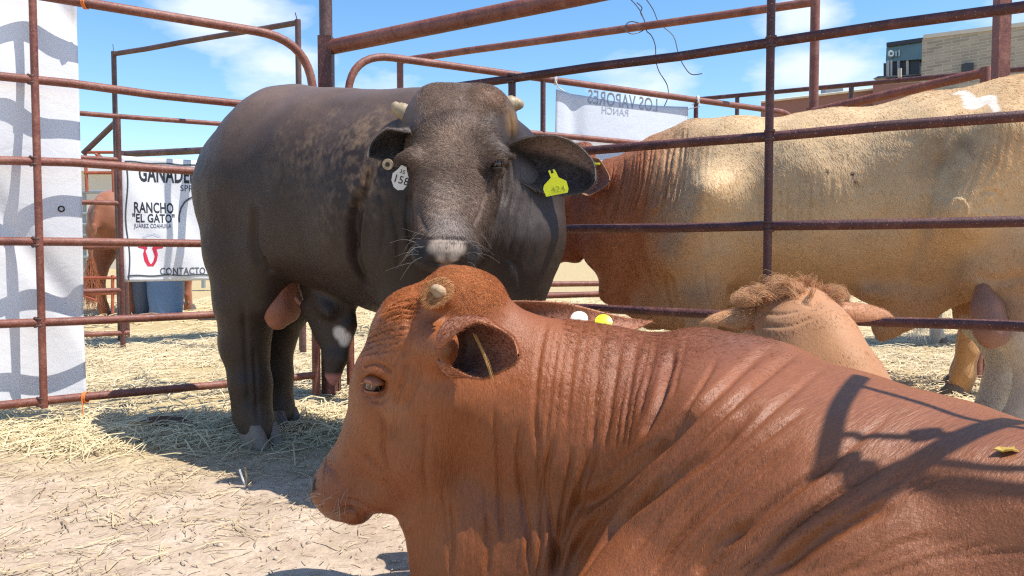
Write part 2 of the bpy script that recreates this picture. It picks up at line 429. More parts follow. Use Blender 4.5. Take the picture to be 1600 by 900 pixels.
# ranch banner
FG = Fence((190, 6.5), (430, 7.2))
t = thing('ranch_banner', 'white ranch banner with black lettering and red bull emblem', 'banner', FG.at(260, 0))
Y0 = lin(190, (190, 6.5), (430, 7.2))
zt0 = P(190, 244, 6.5)[2]; zb0 = P(198, 440, 6.5)[2]
_, ga, gd, gn, gl, gon = sheet(FG, 191, 432, zt0, zb0, 50, 40, -.05, lambda u, w: .02 * math.sin(6 * u + 4 * w) + .01 * math.sin(15 * u - 9 * w), 'cloth', M['cloth'], t)
for zz in (zt0 - .045, zb0 + .05):
    pipe(t, 'hem_cord', gon([ga + gd * (.03 + i * .04) + [0, 0, zz + .004 * math.sin(i)] for i in range(36)]), .006, M['ink'], n=6)
pipe(t, 'hem_cord', gon([ga + gd * .04 + [0, 0, zt0 - .05 - i * .03] + gd * .01 * math.sin(i * .3) for i in range(34)]), .006, M['ink'], n=6)
def text_mesh(body, size, xs=1.0, bold=0.0, extr=.001):
    cu = bpy.data.curves.new('txt', 'FONT'); cu.body = body; cu.size = size; cu.offset = bold; cu.extrude = extr; cu.space_character = 1.05
    cu.resolution_u = 3
    o = bpy.data.objects.new('txt', cu); C.objects.link(o)
    dg = bpy.context.evaluated_depsgraph_get(); me = bpy.data.meshes.new_from_object(o.evaluated_get(dg))
    bpy.data.objects.remove(o); bpy.data.curves.remove(cu)
    v = np.empty(len(me.vertices) * 3, np.float32); me.vertices.foreach_get('co', v); v = v.reshape(-1, 3); v[:, 0] *= xs
    return me, v
def place_text(body, o3, xdir, updir, ndir, size, mat, parent, xs=1., bold=0., mirror=False, name='lettering', width=None, fol=None):
    me, v = text_mesh(body, size, xs, bold)
    if width: v[:, 0] *= width / (v[:, 0].max() - v[:, 0].min())
    if mirror: v[:, 0] = v[:, 0].max() - v[:, 0]
    w = np.array(o3) + v[:, :1] * xdir + v[:, 1:2] * updir + v[:, 2:] * ndir
    if fol is not None: w = fol(w)
    me.vertices.foreach_set('co', w.astype(np.float32).ravel()); me.update()
    return link(name, me, mat, parent, False)
up = np.array([0, 0, 1.])
def gpt(px, py): p = P(px, py, lin(px, (190, 6.5), (430, 7.2))); return p
foll = lambda w: gon(w)
def wpx(x0, x1): return np.linalg.norm((gpt(x1, 395) - gpt(x0, 395))[:2])
place_text('GANADERIA', gpt(216, 283), gd, up, -gn, .20, M['ink'], t, bold=.005, width=wpx(216, 322), fol=foll)
place_text('SPR', gpt(280, 299), gd, up, -gn, .075, M['ink_light'], t, bold=.001, width=wpx(280, 300), fol=foll)
place_text('RANCHO', gpt(208, 332), gd, up, -gn, .125, M['ink'], t, bold=.003, width=wpx(208, 269), fol=foll)
place_text('"EL GATO"', gpt(206, 347), gd, up, -gn, .10, M['ink'], t, bold=.0025, width=wpx(206, 271), fol=foll)
place_text('JUÁREZ COAHUILA', gpt(209, 356), gd, up, -gn, .05, M['ink_light'], t, bold=.001, width=wpx(209, 266), fol=foll)
place_text('CONTACTO TEL', gpt(248, 429), gd, up, -gn, .085, M['ink_light'], t, bold=.002, width=wpx(248, 342), fol=foll)
arcp = gon([gpt(278 + 0, 347), gpt(278, 338), gpt(281, 326), gpt(287, 316), gpt(295, 310), gpt(305, 306), gpt(318, 306)])
pipe(t, 'printed_arc', arcp, .007, M['ink'], n=6)
# red bull head emblem: horns, ears, tapering face
def flat(px_pts, name, mat, parent, pt=gpt):
    v = gon([pt(x, y) for x, y in px_pts]); return link(name, mesh(name, v, [list(range(len(v)))]), mat, parent, False)
flat([(221, 379), (227, 382), (229, 388), (226, 392), (228, 398), (231, 408), (234, 413), (238, 408), (240, 400), (238, 394), (236, 388), (238, 384), (243, 381), (252, 379), (246, 385), (243, 390), (245, 398), (243, 408), (238, 416), (229, 416), (224, 408), (222, 397), (224, 390), (219, 385)], 'emblem_face', M['red_ink'], t)
flat([(212, 381), (217, 385), (224, 386), (223, 389), (215, 387)], 'emblem_horn', M['red_ink'], t)
flat([(256, 380), (250, 385), (243, 387), (244, 389), (252, 388)], 'emblem_horn', M['red_ink'], t)
flat([(221, 370), (230, 366), (240, 365), (249, 369), (246, 371), (238, 368), (230, 369), (223, 373)], 'emblem_arc', M['ink_ghost'], t)

# small banner seen from behind on the far panel
t = thing('small_banner', 'small white banner seen from behind with mirrored lettering', 'banner', FB.at(970, 0))
sb, sa, sd, sn, sl, son = sheet(FB, 872, 1077, lambda u: 1.875 - .03 * math.sin(3.14 * u), lambda u: .98 + .02 * math.sin(4 * u), 50, 26, .03,
    lambda u, w: .03 * w * math.sin(5 * u + 1) + .02 * math.exp(-((u - .12 - w * .08) / .05) ** 2) + .018 * math.exp(-((w - 1.4 + 1.15 * u) / .06) ** 2), 'cloth', M['cloth_blue'], t)
def bpt(px, py): return P(px, py, lin(px, FB.a, FB.b))
def ww(x0, x1): return np.linalg.norm((bpt(x1, 395) - bpt(x0, 395))[:2])
slope = np.array([sd[0], sd[1], -.0])
place_text('LOS VAPORES', bpt(922, 160), sd, up, -sn, .13, M['ghost2'], t, bold=.002, mirror=True, width=ww(922, 1030), fol=son)
place_text('RANCH', bpt(944, 176), sd, up, -sn, .07, M['ghost2'], t, bold=.001, mirror=True, width=ww(944, 985), fol=son)
for px in (866, 1086):
    q = FB.at(px, 1.925)
    tie(t, q, .03, M['string']); pipe(t, 'tie', [q + [0, -.03, 0], q + [.02, -.03, -.05], q + [.06 if px < 1000 else -.07, 0, -.07]], .004, M['string'], n=6)
for a_, b_ in ((866, 876), (1086, 1077)): pipe(t, 'tie', [FB.at(a_, 1.92), FB.at(b_, 1.87)], .004, M['string'], n=6)

# loose wire
t = thing('loose_wire', 'loose bent wires dangling from the high crossbar', 'wire', F2.at(1010, 2.6) * [1, 1, 1])
def wv(pts, Y=6.2): return [P(x, y, Y + .03 * math.sin(i)) for i, (x, y) in enumerate(pts)]
def spl(pts, k=4):
    pts = np.array(pts); out = []
    for i in range(len(pts) - 1):
        p0 = pts[max(i - 1, 0)]; p1 = pts[i]; p2 = pts[i + 1]; p3 = pts[min(i + 2, len(pts) - 1)]
        for j in range(k):
            s = j / k; out.append(.5 * ((2 * p1) + (-p0 + p2) * s + (2 * p0 - 5 * p1 + 4 * p2 - p3) * s * s + (-p0 + 3 * p1 - 3 * p2 + p3) * s ** 3))
    out.append(pts[-1]); return out
for wp in ([(978, -8), (992, 6), (1002, 20), (1008, 36), (1010, 48), (1018, 56), (1024, 72), (1025, 95), (1030, 112), (1042, 132), (1044, 150), (1036, 170), (1030, 180), (1026, 184), (1030, 177), (1033, 182), (1029, 186)],
           [(1003, -10), (1020, 14), (1030, 36), (1052, 56), (1060, 84), (1068, 102), (1080, 116), (1097, 115)],
           [(1010, 44), (998, 36), (984, 34), (976, 42), (980, 50), (990, 53), (1004, 48), (1010, 40)], [(995, 4), (1003, 12), (1001, 20), (1006, 30), (1009, 40)]):
    pipe(t, 'wire', spl(wv(wp)), .0042, M['wire'], n=6)

# ---------------------------------------------------------------- buildings
def mat_block(name, col, bw, bh, mortar):
    m, nt, b = mat_new(name); g = nd(nt, 'ShaderNodeTexCoord')
    br = nd(nt, 'ShaderNodeTexBrick'); br.inputs['Scale'].default_value = 1; br.inputs['Brick Width'].default_value = bw; br.inputs['Row Height'].default_value = bh
    br.inputs['Mortar Size'].default_value = .02; br.inputs['Color1'].default_value = (*col, 1); br.inputs['Color2'].default_value = (*[x * .72 for x in col], 1); br.inputs['Mortar'].default_value = (*mortar, 1)
    mp = nd(nt, 'ShaderNodeMapping'); mp.inputs['Rotation'].default_value = (math.pi / 2, 0, 0)
    nt.links.new(g.outputs['Object'], mp.inputs[0]); nt.links.new(mp.outputs[0], br.inputs['Vector'])
    f = noise(nt, mp.outputs[0], .8, 5); c = mix(nt, .5, br.outputs['Color'], ramp(nt, f, [(.3, (.7, .7, .7)), (.7, (1.25, 1.2, 1.15))]), 'MULTIPLY')
    nt.links.new(c, b.inputs['Base Color']); b.inputs['Roughness'].default_value = .85
    nt.links.new(bump(nt, br.outputs['Fac'], -.6, .02), b.inputs['Normal']); return m
M['block'] = mat_block('buff_block', (.47, .40, .30), .62, .17, (.50, .44, .35))
M['brown_wall'] = mat_simple('brown_render', (.27, .125, .095), .85, .08, 1.2, .01)
M['glass'] = mat_simple('green_grey_glass', (.10, .16, .17), .15, .15, .5, .0, spec=.8)
M['dark'] = mat_simple('dark_frame', (.03, .03, .035), .4, .2, 2)
M['pale'] = mat_simple('pale_render', (.62, .56, .46), .8, .1, 1)
M['steel'] = mat_simple('galvanised_rail', (.30, .32, .33), .5, .2, 5, metallic=.4)
BY = 45.0
t = thing('block_building', 'tall buff block building at upper right', 'building', P(1500, 395, BY) * [1, 1, 0])
x0 = P(1441, 60, BY); x1z = P(1441, 60, BY)[2]
def wallq(name, pts, mat, parent, depth=6.0):
    """extrude an outline (front face, world points) straight back"""
    n = len(pts); v = [np.array(p) for p in pts] + [np.array(p) + [depth * .85, depth, 0] for p in pts]
    f = [list(range(n)), list(range(2 * n - 1, n - 1, -1))] + [[(i + 1) % n, i, i + n, (i + 1) % n + n] for i in range(n)]
    return link(name, mesh(name, v, f), mat, parent, False)
gz = lambda p: np.array([p[0], p[1], 0.])
A_ = P(1441, 61, BY); B_ = P(1900, 5, 36)
wallq('wall', [gz(A_), gz(B_), B_, A_], M['block'], t)
wallq('coping', [A_ + [0, -.1, 0], B_ + [0, -.1, 0], B_ + [0, -.1, .22], A_ + [0, -.1, .22]], M['pale'], t)
w_ = P(1510, 107, 43.2); o = MB().box(w_ + [0, -.1, 0], [.45, .4, .5]).build('wall_lamp', M['dark'], t)
t = thing('glass_building', 'dark glazed upper storey left of the buff block building', 'building', P(1410, 395, 50) * [1, 1, 0])
a1 = P(1385, 74, 50); a2 = P(1441, 66, 48.8); a3 = P(1441, 122, 48.8); a4 = P(1384, 122, 50)
wallq('wall', [gz(a4) , gz(a3), a3, a4], M['pale'], t)
b1 = P(1384, 97, 50); b2 = P(1441, 92, 48.8)
wallq('upper_glazing', [b1, b2, a2, a1], M['glass'], t); wallq('lower_glazing', [a4 + [0, .3, 0], a3 + [0, .3, 0], b2 + [0, .3, 0], b1 + [0, .3, 0]], M['dark'], t)
wallq('roof_edge', [a1 + [-.1, -.2, 0], a2 + [0, -.2, 0], a2 + [0, -.2, .25], a1 + [-.1, -.2, .25]], M['dark'], t, 1)
wallq('ledge', [P(1364, 123, 49.6), P(1441, 119, 48.4), P(1441, 116, 48.4), P(1372, 119, 49.6)], M['dark'], t, 1)
for k, px in enumerate((1387, 1392, 1404, 1418, 1428, 1438)):
    q = P(px, 120, 49.4); r_ = P(px, 95, 49.4); pipe(t, 'mullion', [q, r_], .09, M['steel'] if k != 3 else M['pale'], n=6)
q = P(1406, 121, 48.2); pipe(t, 'vent_pipe', [q, P(1406, 107, 48.2)], .12, M['pale'], n=8)
# faint sign on the glazing: a ring in a square and three strokes
M['sign_grey'] = mat_simple('pale_sign', (.42, .5, .5), .5, .05)
s_ = 0
pipe(t, 'sign_ring', [P(1392 + 3.5 * math.cos(q), 84 + 3.7 * math.sin(q), 49.5) for q in np.linspace(0, 6.283, 13)], .07, M['sign_grey'], n=6)
for px, y0_ in ((1400, 80), (1405, 78), (1410, 77)): pipe(t, 'sign_stroke', [P(px, 88, 49.5), P(px, y0_, 49.5)], .06, M['sign_grey'], n=6)
t = thing('low_brown_building', 'low brown rendered building behind the panels', 'building', P(1300, 395, 40) * [1, 1, 0])
a = P(1189, 160, 40); b = P(1364, 140, 38); wallq('wall', [gz(a), gz(b), b, a], M['brown_wall'], t, 3)
a = P(1364, 133, 37.5); b = P(1443, 128, 36.6); wallq('wall', [gz(a), gz(b), b, a], M['brown_wall'], t, 3)
a = P(1310, 145, 38.9); MB().box(a + [0, .8, .25], [.9, .6, .5]).build('roof_unit', M['steel'], t)
pipe(t, 'parapet', [P(1189, 159, 39.9), P(1364, 139, 37.9)], .06, M['pale'], n=6)
# far left shed, wall and rail fence
t = thing('cream_shed', 'long cream building far behind the brown cow', 'building', P(100, 395, 38) * [1, 1, 0])
a = P(-300, 268, 38); b = P(460, 268, 38); wallq('wall', [gz(a), gz(b), b, a], M['pale'], t, 5)
wallq('roof_edge', [a + [0, -.3, 0], b + [0, -.3, 0], b + [0, -.3, .3], a + [0, -.3, .3]], M['cloth'], t, 5.5)
t = thing('rail_fence', 'far grey galvanised rail fence behind the brown cow', 'fence', P(100, 395, 16) * [1, 1, 0])
for k in range(7): pipe(t, 'rail', [P(-250, 300 + k * 17, 16), P(470, 300 + k * 17, 16)], .035, M['steel'], n=6)
for px in range(-240, 470, 62): pipe(t, 'upright', [P(px, 296, 16.05), P(px, 450, 16.05) ], .045, M['steel'], n=6)

# barrels
M['barrel_blue'] = mat_simple('blue_plastic', (.10, .20, .38), .5, .15, 4); M['barrel_grey'] = mat_simple('slate_plastic', (.08, .11, .17), .5, .2, 4)
for px, mt_, lab, r0, YY in ((222, 'barrel_grey', 'dark slate tub below the ranch banner', .17, 9.6), (258, 'barrel_blue', 'blue plastic tub below the ranch banner', .21, 9.4)):
    g = P(px, 395, YY); t = thing('plastic_tub', lab, 'tub', [g[0], g[1], 0])
    prof = [(.0, r0 * .82), (.03, r0 * .86), (.3, r0), (.5, r0 * 1.03), (.53, r0 * 1.08), (.56, r0 * 1.08), (.57, r0 * 1.0)]
    o = MB().tube([[g[0], g[1], z] for z, _ in prof], [q for _, q in prof], 24).build('tub_wall', M[mt_], t); smooth_edges(o)
    pipe(t, 'rim', [[g[0] + r0 * 1.08 * math.cos(q), g[1] + r0 * 1.08 * math.sin(q), .565] for q in np.linspace(0, 6.283, 25)], .012, M[mt_], n=6)
# ================================================================ body sculpting: blended tapered limbs on a grid
def unit(v): v = np.array(v, float); return v / (np.linalg.norm(v) + 1e-12)
class Blob:
    def __init__(s, lo, hi, vox):
        s.lo = np.array(lo, float); s.vox = vox; n = np.ceil((np.array(hi) - s.lo) / vox).astype(int) + 1; s.n = n
        s.D = np.full(n, .25, np.float32)
        s.ax = [s.lo[i] + vox * np.arange(n[i]) for i in range(3)]
    def _slice(s, lo, hi):
        a = np.clip(np.floor((np.array(lo) - s.lo) / s.vox).astype(int), 0, s.n - 1); b = np.clip(np.ceil((np.array(hi) - s.lo) / s.vox).astype(int) + 1, 1, s.n)
        return tuple(slice(a[i], max(a[i] + 1, b[i])) for i in range(3))
    def seg(s, a, b, ra, rb, up=(0, 0, 1), k=.04, op='add', cap=1.0):
        """ra, rb: (across, along up) radii at both ends"""
        a = np.array(a, float); b = np.array(b, float)
        ra = np.array(ra if hasattr(ra, '__len__') else (ra, ra), float); rb = np.array(rb if hasattr(rb, '__len__') else (rb, rb), float)
        m = max(ra.max(), rb.max()) + k * 1.3 + 2 * s.vox
        sl = s._slice(np.minimum(a, b) - m, np.maximum(a, b) + m)
        x, y, z = [s.ax[i][sl[i]].astype(np.float32) for i in range(3)]
        d = b - a; Ln = np.linalg.norm(d); w = d / Ln if Ln > 1e-6 else np.array([1., 0, 0])
        v = np.array(up, float)
        if abs(v @ w) > .96: v = np.array([1., 0, 0]) if abs(w[0]) < .9 else np.array([0, 1., 0])
        v = unit(v - w * (v @ w)); u = np.cross(w, v)
        def lin3(c): return (x - a[0])[:, None, None] * c[0] + (y - a[1])[None, :, None] * c[1] + (z - a[2])[None, None, :] * c[2]
        W_ = lin3(w); t = np.clip(W_ / max(Ln, 1e-6), 0, 1); U = lin3(u); V = lin3(v); W_ = W_ - t * Ln
        ru = ra[0] + (rb[0] - ra[0]) * t; rv = ra[1] + (rb[1] - ra[1]) * t; rw = np.minimum(ru, rv) * cap
        A = U / ru; B = V / rv; Cc = W_ / rw
        k0 = np.sqrt(A * A + B * B + Cc * Cc) + 1e-6; k1 = np.sqrt((A / ru) ** 2 + (B / rv) ** 2 + (Cc / rw) ** 2) + 1e-6
        dist = (k0 * (k0 - 1) / k1).astype(np.float32); D = s.D[sl]
        if op == 'add':
            h = np.maximum(k - np.abs(D - dist), 0) / k; s.D[sl] = np.minimum(D, dist) - h * h * k * .25
        else:
            h = np.maximum(k - np.abs(D + dist), 0) / k; s.D[sl] = np.maximum(D, -dist) + h * h * k * .25
        return s
    def chain(s, st, up=(0, 0, 1), k=.04, **kw):
        """st: list of (point, (across, up))"""
        for i in range(len(st) - 1): s.seg(st[i][0], st[i + 1][0], st[i][1], st[i + 1][1], up, k, **kw)
        return s
    def mesh(s):
        g = openvdb.FloatGrid(background=.25); g.copyFromArray(s.D)
        v, q = g.convertToQuads(isovalue=0.0)
        return v * s.vox + s.lo, q.astype(np.int64)

def edges_of(q):
    e = np.concatenate([q[:, [0, 1]], q[:, [1, 2]], q[:, [2, 3]], q[:, [3, 0]]]); return e
def laplace(v, q, it=2, lam=.5):
    e = edges_of(q); n = len(v)
    cnt = np.bincount(e[:, 0], minlength=n) + np.bincount(e[:, 1], minlength=n)
    for _ in range(it):
        a = np.stack([np.bincount(e[:, 0], v[e[:, 1], i], n) + np.bincount(e[:, 1], v[e[:, 0], i], n) for i in range(3)], 1) / np.maximum(cnt, 1)[:, None]
        v = v + lam * (a - v)
    return v
def subdiv(v, q):
    """one linear quad subdivision"""
    e = np.sort(edges_of(q), 1); ue, inv = np.unique(e[:, 0] * len(v) + e[:, 1], return_inverse=True)
    ev = np.stack([ue // len(v), ue % len(v)], 1); em = v[ev].mean(1); fm = v[q].mean(1)
    n0 = len(v); n1 = n0 + len(em); nf = len(q); inv = inv.reshape(4, nf) + n0; fc = np.arange(nf) + n1
    Q = np.concatenate([np.stack([q[:, 0], inv[0], fc, inv[3]], 1), np.stack([q[:, 1], inv[1], fc, inv[0]], 1),
                        np.stack([q[:, 2], inv[2], fc, inv[1]], 1), np.stack([q[:, 3], inv[3], fc, inv[2]], 1)])
    return np.concatenate([v, em, fm]), Q
def normals(v, q):
    fn = np.cross(v[q[:, 2]] - v[q[:, 0]], v[q[:, 3]] - v[q[:, 1]]); n = np.zeros_like(v)
    for k in range(4):
        for i in range(3): n[:, i] += np.bincount(q[:, k], fn[:, i], len(v))
    return n / (np.linalg.norm(n, axis=1, keepdims=True) + 1e-12)
def vnoise(p, scale, seed=0):
    """smooth 3-D value noise in 0..1"""
    x = p * scale + seed * 17.3; i = np.floor(x).astype(np.int64); f = x - i; f = f * f * (3 - 2 * f)
    def h(ix, iy, iz):
        n = (ix * 374761393 + iy * 668265263 + iz * 2147483647 + seed * 1274126177) & 0x7fffffff
        n = (n ^ (n >> 13)) * 1274126177 & 0x7fffffff; return ((n ^ (n >> 16)) & 0xffff) / 65535.
    r = 0
    for dx in (0, 1):
        for dy in (0, 1):
            for dz in (0, 1):
                w = (f[:, 0] if dx else 1 - f[:, 0]) * (f[:, 1] if dy else 1 - f[:, 1]) * (f[:, 2] if dz else 1 - f[:, 2])
                r = r + w * h(i[:, 0] + dx, i[:, 1] + dy, i[:, 2] + dz)
    return r
def fbm(p, scale, oct=4, seed=0):
    r = 0; a = 1; t = 0
    for o in range(oct): r = r + a * vnoise(p, scale * 2 ** o, seed + o); t += a; a *= .5
    return r / t
class Skin:
    """world-space surface that is displaced and tinted before it becomes one mesh"""
    def __init__(s, blob, sub=1, smooth=2):
        v, q = blob.mesh(); v = laplace(v, q, smooth)
        for _ in range(sub): v, q = subdiv(v, q); v = laplace(v, q, 2)
        s.v, s.q = v, q; s.tree = BVHTree.FromPolygons([tuple(p) for p in v], [tuple(f) for f in q.tolist()]); s.n = normals(v, q)
        s.v0 = v.copy()
    def hit(s, px, py):
        d = ray(px, py); h = s.tree.ray_cast(Vector((0, 0, H)), Vector(d).normalized())
        return None if h[0] is None else np.array(h[0])
    def line(s, pts):
        out = []
        pts = spl([np.array([a, b, 0.]) for a, b in pts], 5)
        for p in pts:
            h = s.hit(p[0], p[1])
            if h is not None: out.append(h)
        return out
    def crease(s, pts, w=.008, depth=.008, lobes=None, world=False):
        if lobes is None: lobes = .18 if abs(depth) < .012 else .35
        if 0 < depth < .012: w, depth = w * .72, depth * .9
        if not world: pts = s.line(pts)
        if len(pts) < 2: return
        pts = np.array(pts); lo = pts.min(0) - 4 * w; hi = pts.max(0) + 4 * w
        idx = np.where(np.all((s.v0 > lo) & (s.v0 < hi), axis=1))[0]
        if len(idx) == 0: return
        p = s.v0[idx]; best = np.full(len(idx), 1e9); bt = np.zeros(len(idx)); k = len(pts) - 1
        for i in range(k):
            a, b = pts[i], pts[i + 1]; d = b - a; t = np.clip((p - a) @ d / (d @ d + 1e-12), 0, 1)
            dd = np.linalg.norm(p - a - t[:, None] * d, axis=1); m = dd < best; best[m] = dd[m]; bt[m] = (i + t[m]) / k
        x = best / w; g = -depth * (1 - lobes * x * x) * np.exp(-.5 * x * x) * np.clip(np.minimum(bt, 1 - bt) * 5 + .15, 0, 1)
        s.v[idx] += s.n[idx] * g[:, None]
    def family(s, A, B, n, w, depth, jit=6, lobes=.3):
        for i in range(n):
            t = (i + .5 + rng.uniform(-.3, .3)) / n; m = min(len(A), len(B))
            L_ = [(A[j][0] * (1 - t) + B[j][0] * t + rng.uniform(-jit, jit) * .4, A[j][1] * (1 - t) + B[j][1] * t + rng.uniform(-jit, jit)) for j in range(m)]
            a0 = int(rng.uniform(0, 1.6)); L_ = L_[0:] if a0 == 0 else L_
            s.crease(L_, w * rng.uniform(.5, 1.0), depth * rng.uniform(.4, 1.3), lobes * .7)
    def bumpy(s, amp, scale, seed=0, stretch=(1, 1, 1)):
        s.v += s.n * ((fbm(s.v0 * np.array(stretch), scale, 3, seed) - .5) * 2 * amp)[:, None]
    def blobmask(s, px, py, r, soft=.6, p3=None, stretch=None):
        c = s.hit(px, py) if p3 is None else np.array(p3)
        if c is None: return np.zeros(len(s.v))
        d = s.v0 - c
        d = np.linalg.norm(d, axis=1) + (fbm(s.v0, 12, 3, 5) - .5) * r * soft
        return np.clip((r - d) / (r * soft + 1e-6), 0, 1)
    def screen(s):
        """picture coordinates of the un-displaced points, used only to look up where coat patches lie"""
        d = s.v0 - np.array([0, 0, H]); f = d[:, 1] * cT - d[:, 2] * sT; u = d[:, 1] * sT + d[:, 2] * cT
        return 800 + FPX * d[:, 0] / f, 450 - FPX * u / f
    def build(s, name, mat, parent, col):
        me = mesh_np(name, s.v, s.q); set_col(me, np.clip(col, 0, 1)); s.col = col
        s.n = normals(s.v, s.q); return link(name, me, mat, parent, True)

def mat_coat(name, rot, rough=.5, sheen=.25, bscale=(60, 60, 9), strength=.6, spec=.4, streak=.35, dirs=((0, 0, 1),), blend=(0, 1)):
    m, nt, b = mat_new(name); pp = pos(nt)
    def aligned(d):
        d = unit(d); e1 = unit(np.cross(d, [.31, .2, .93])); e2 = np.cross(d, e1); cb = nd(nt, 'ShaderNodeCombineXYZ')
        for k, (ax_, s_) in enumerate(((e1, bscale[0]), (e2, bscale[1]), (d, bscale[2]))):
            dp = nd(nt, 'ShaderNodeVectorMath', operation='DOT_PRODUCT'); nt.links.new(pp, dp.inputs[0]); dp.inputs[1].default_value = tuple(ax_ * s_); nt.links.new(dp.outputs['Value'], cb.inputs[k])
        return cb.outputs[0]
    p = aligned(dirs[0])
    if len(dirs) > 1:
        p2 = aligned(dirs[1]); sx_ = nd(nt, 'ShaderNodeSeparateXYZ'); nt.links.new(pp, sx_.inputs[0]); mr_ = nd(nt, 'ShaderNodeMapRange'); nt.links.new(sx_.outputs['X'], mr_.inputs['Value'])
        mr_.inputs['From Min'].default_value = blend[0]; mr_.inputs['From Max'].default_value = blend[1]
    at = nd(nt, 'ShaderNodeAttribute', attribute_name='col')
    f1 = noise(nt, p, 5.0, 4, .65, .4); f2 = noise(nt, p, 1.6, 3, .6, .6)
    if len(dirs) > 1:
        g1 = noise(nt, p2, 5.0, 4, .65, .4); g2 = noise(nt, p2, 1.6, 3, .6, .6)
        def fm(x_, y_):
            q = nd(nt, 'ShaderNodeMix', data_type='FLOAT'); nt.links.new(mr_.outputs[0], q.inputs[0]); nt.links.new(x_, q.inputs[2]); nt.links.new(y_, q.inputs[3]); return q.outputs[0]
        f1 = fm(f1, g1); f2 = fm(f2, g2)
    c = mix(nt, streak, at.outputs['Color'], ramp(nt, f1, [(.3, (.45, .42, .42)), (.7, (1.55, 1.55, 1.5))]), 'MULTIPLY')
    c = mix(nt, .35, c, ramp(nt, noise(nt, pp, 7, 4, .6), [(.3, (.75, .72, .7)), (.7, (1.2, 1.2, 1.2))]), 'MULTIPLY')
    nt.links.new(c, b.inputs['Base Color']); b.inputs['Roughness'].default_value = rough
    b.inputs['Specular IOR Level'].default_value = spec
    b.inputs['Sheen Weight'].default_value = sheen; b.inputs['Sheen Roughness'].default_value = .45
    n1 = bump(nt, f2, strength * .6, .006); n2 = bump(nt, f1, strength, .0022, n1); nt.links.new(n2, b.inputs['Normal']); return m
def mat_hair(name, rough=.6, spec=.18):
    m, nt, b = mat_new(name); at = nd(nt, 'ShaderNodeAttribute', attribute_name='col')
    nt.links.new(at.outputs['Color'], b.inputs['Base Color']); b.inputs['Roughness'].default_value = rough; b.inputs['Specular IOR Level'].default_value = spec
    return m
M['hair'] = mat_hair('short_hair')
def fur(name, parent, v, q, n, col, count, length, rad, flow, lift=.25, weight=None, seed=1, mat=None, jit=.35, pts=3, vary=.3):
    """short guard hairs combed along flow(p, n); all of them one curves object"""
    r = np.random.default_rng(seed)
    ar = np.linalg.norm(np.cross(v[q[:, 2]] - v[q[:, 0]], v[q[:, 3]] - v[q[:, 1]]), axis=1)
    if weight is not None: ar = ar * weight[q].mean(1)
    if ar.sum() <= 0: return
    fi = r.choice(len(q), count, p=ar / ar.sum()); a = r.random((count, 1)); b = r.random((count, 1))
    qq = q[fi]; w4 = [(1 - a) * (1 - b), a * (1 - b), a * b, (1 - a) * b]
    p = sum(w4[k] * v[qq[:, k]] for k in range(4)); nn = sum(w4[k] * n[qq[:, k]] for k in range(4)); nn /= np.linalg.norm(nn, axis=1, keepdims=True)
    cc = sum(w4[k] * col[qq[:, k]] for k in range(4)) * r.uniform(1 - vary, 1 + vary * 1.2, (count, 1))
    f = flow(p, nn) + r.normal(0, jit, (count, 3)); f -= nn * (f * nn).sum(1, keepdims=True); f /= np.linalg.norm(f, axis=1, keepdims=True) + 1e-9
    ln = length * r.uniform(.6, 1.3, (count, 1)); P0 = p - nn * .001
    out = np.zeros((count, pts, 3), np.float32)
    for k in range(pts):
        t = k / (pts - 1); out[:, k] = P0 + f * ln * t + nn * ln * lift * (t - .35 * t * t)
    hc = bpy.data.hair_curves.new(name); hc.add_curves([pts] * count)
    hc.attributes['position'].data.foreach_set('vector', out.reshape(-1, 3).ravel())
    ra = hc.attributes.get('radius') or hc.attributes.new('radius', 'FLOAT', 'POINT')
    rr = np.tile(np.linspace(1, .25, pts), count) * rad; ra.data.foreach_set('value', rr.astype(np.float32))
    ca = hc.attributes.new('col', 'FLOAT_COLOR', 'CURVE'); c4 = np.ones((count, 4), np.float32); c4[:, :3] = np.clip(cc, 0, 1); ca.data.foreach_set('color', c4.ravel())
    o = bpy.data.objects.new(name, hc); C.objects.link(o); hc.materials.append(mat or M['hair']); o['kind'] = 'stuff'
    o.parent = parent; o.location = -parent.location; return o

def strands(name, parent, lines, rad, mat, col=(.1, .1, .1)):
    k = len(lines[0]); hc = bpy.data.hair_curves.new(name); hc.add_curves([k] * len(lines))
    hc.attributes['position'].data.foreach_set('vector', np.array(lines, np.float32).ravel())
    ra = hc.attributes.get('radius') or hc.attributes.new('radius', 'FLOAT', 'POINT'); ra.data.foreach_set('value', np.tile(np.linspace(1, .3, k) * rad, len(lines)).astype(np.float32))
    ca = hc.attributes.new('col', 'FLOAT_COLOR', 'CURVE'); c4 = np.ones((len(lines), 4), np.float32); c4[:, :3] = np.array(col) * rng.uniform(.75, 1.2, (len(lines), 1)); ca.data.foreach_set('color', c4.ravel())
    o = bpy.data.objects.new(name, hc); C.objects.link(o); hc.materials.append(mat); o.parent = parent; o.location = -parent.location
    o['kind'] = 'stuff'; return o

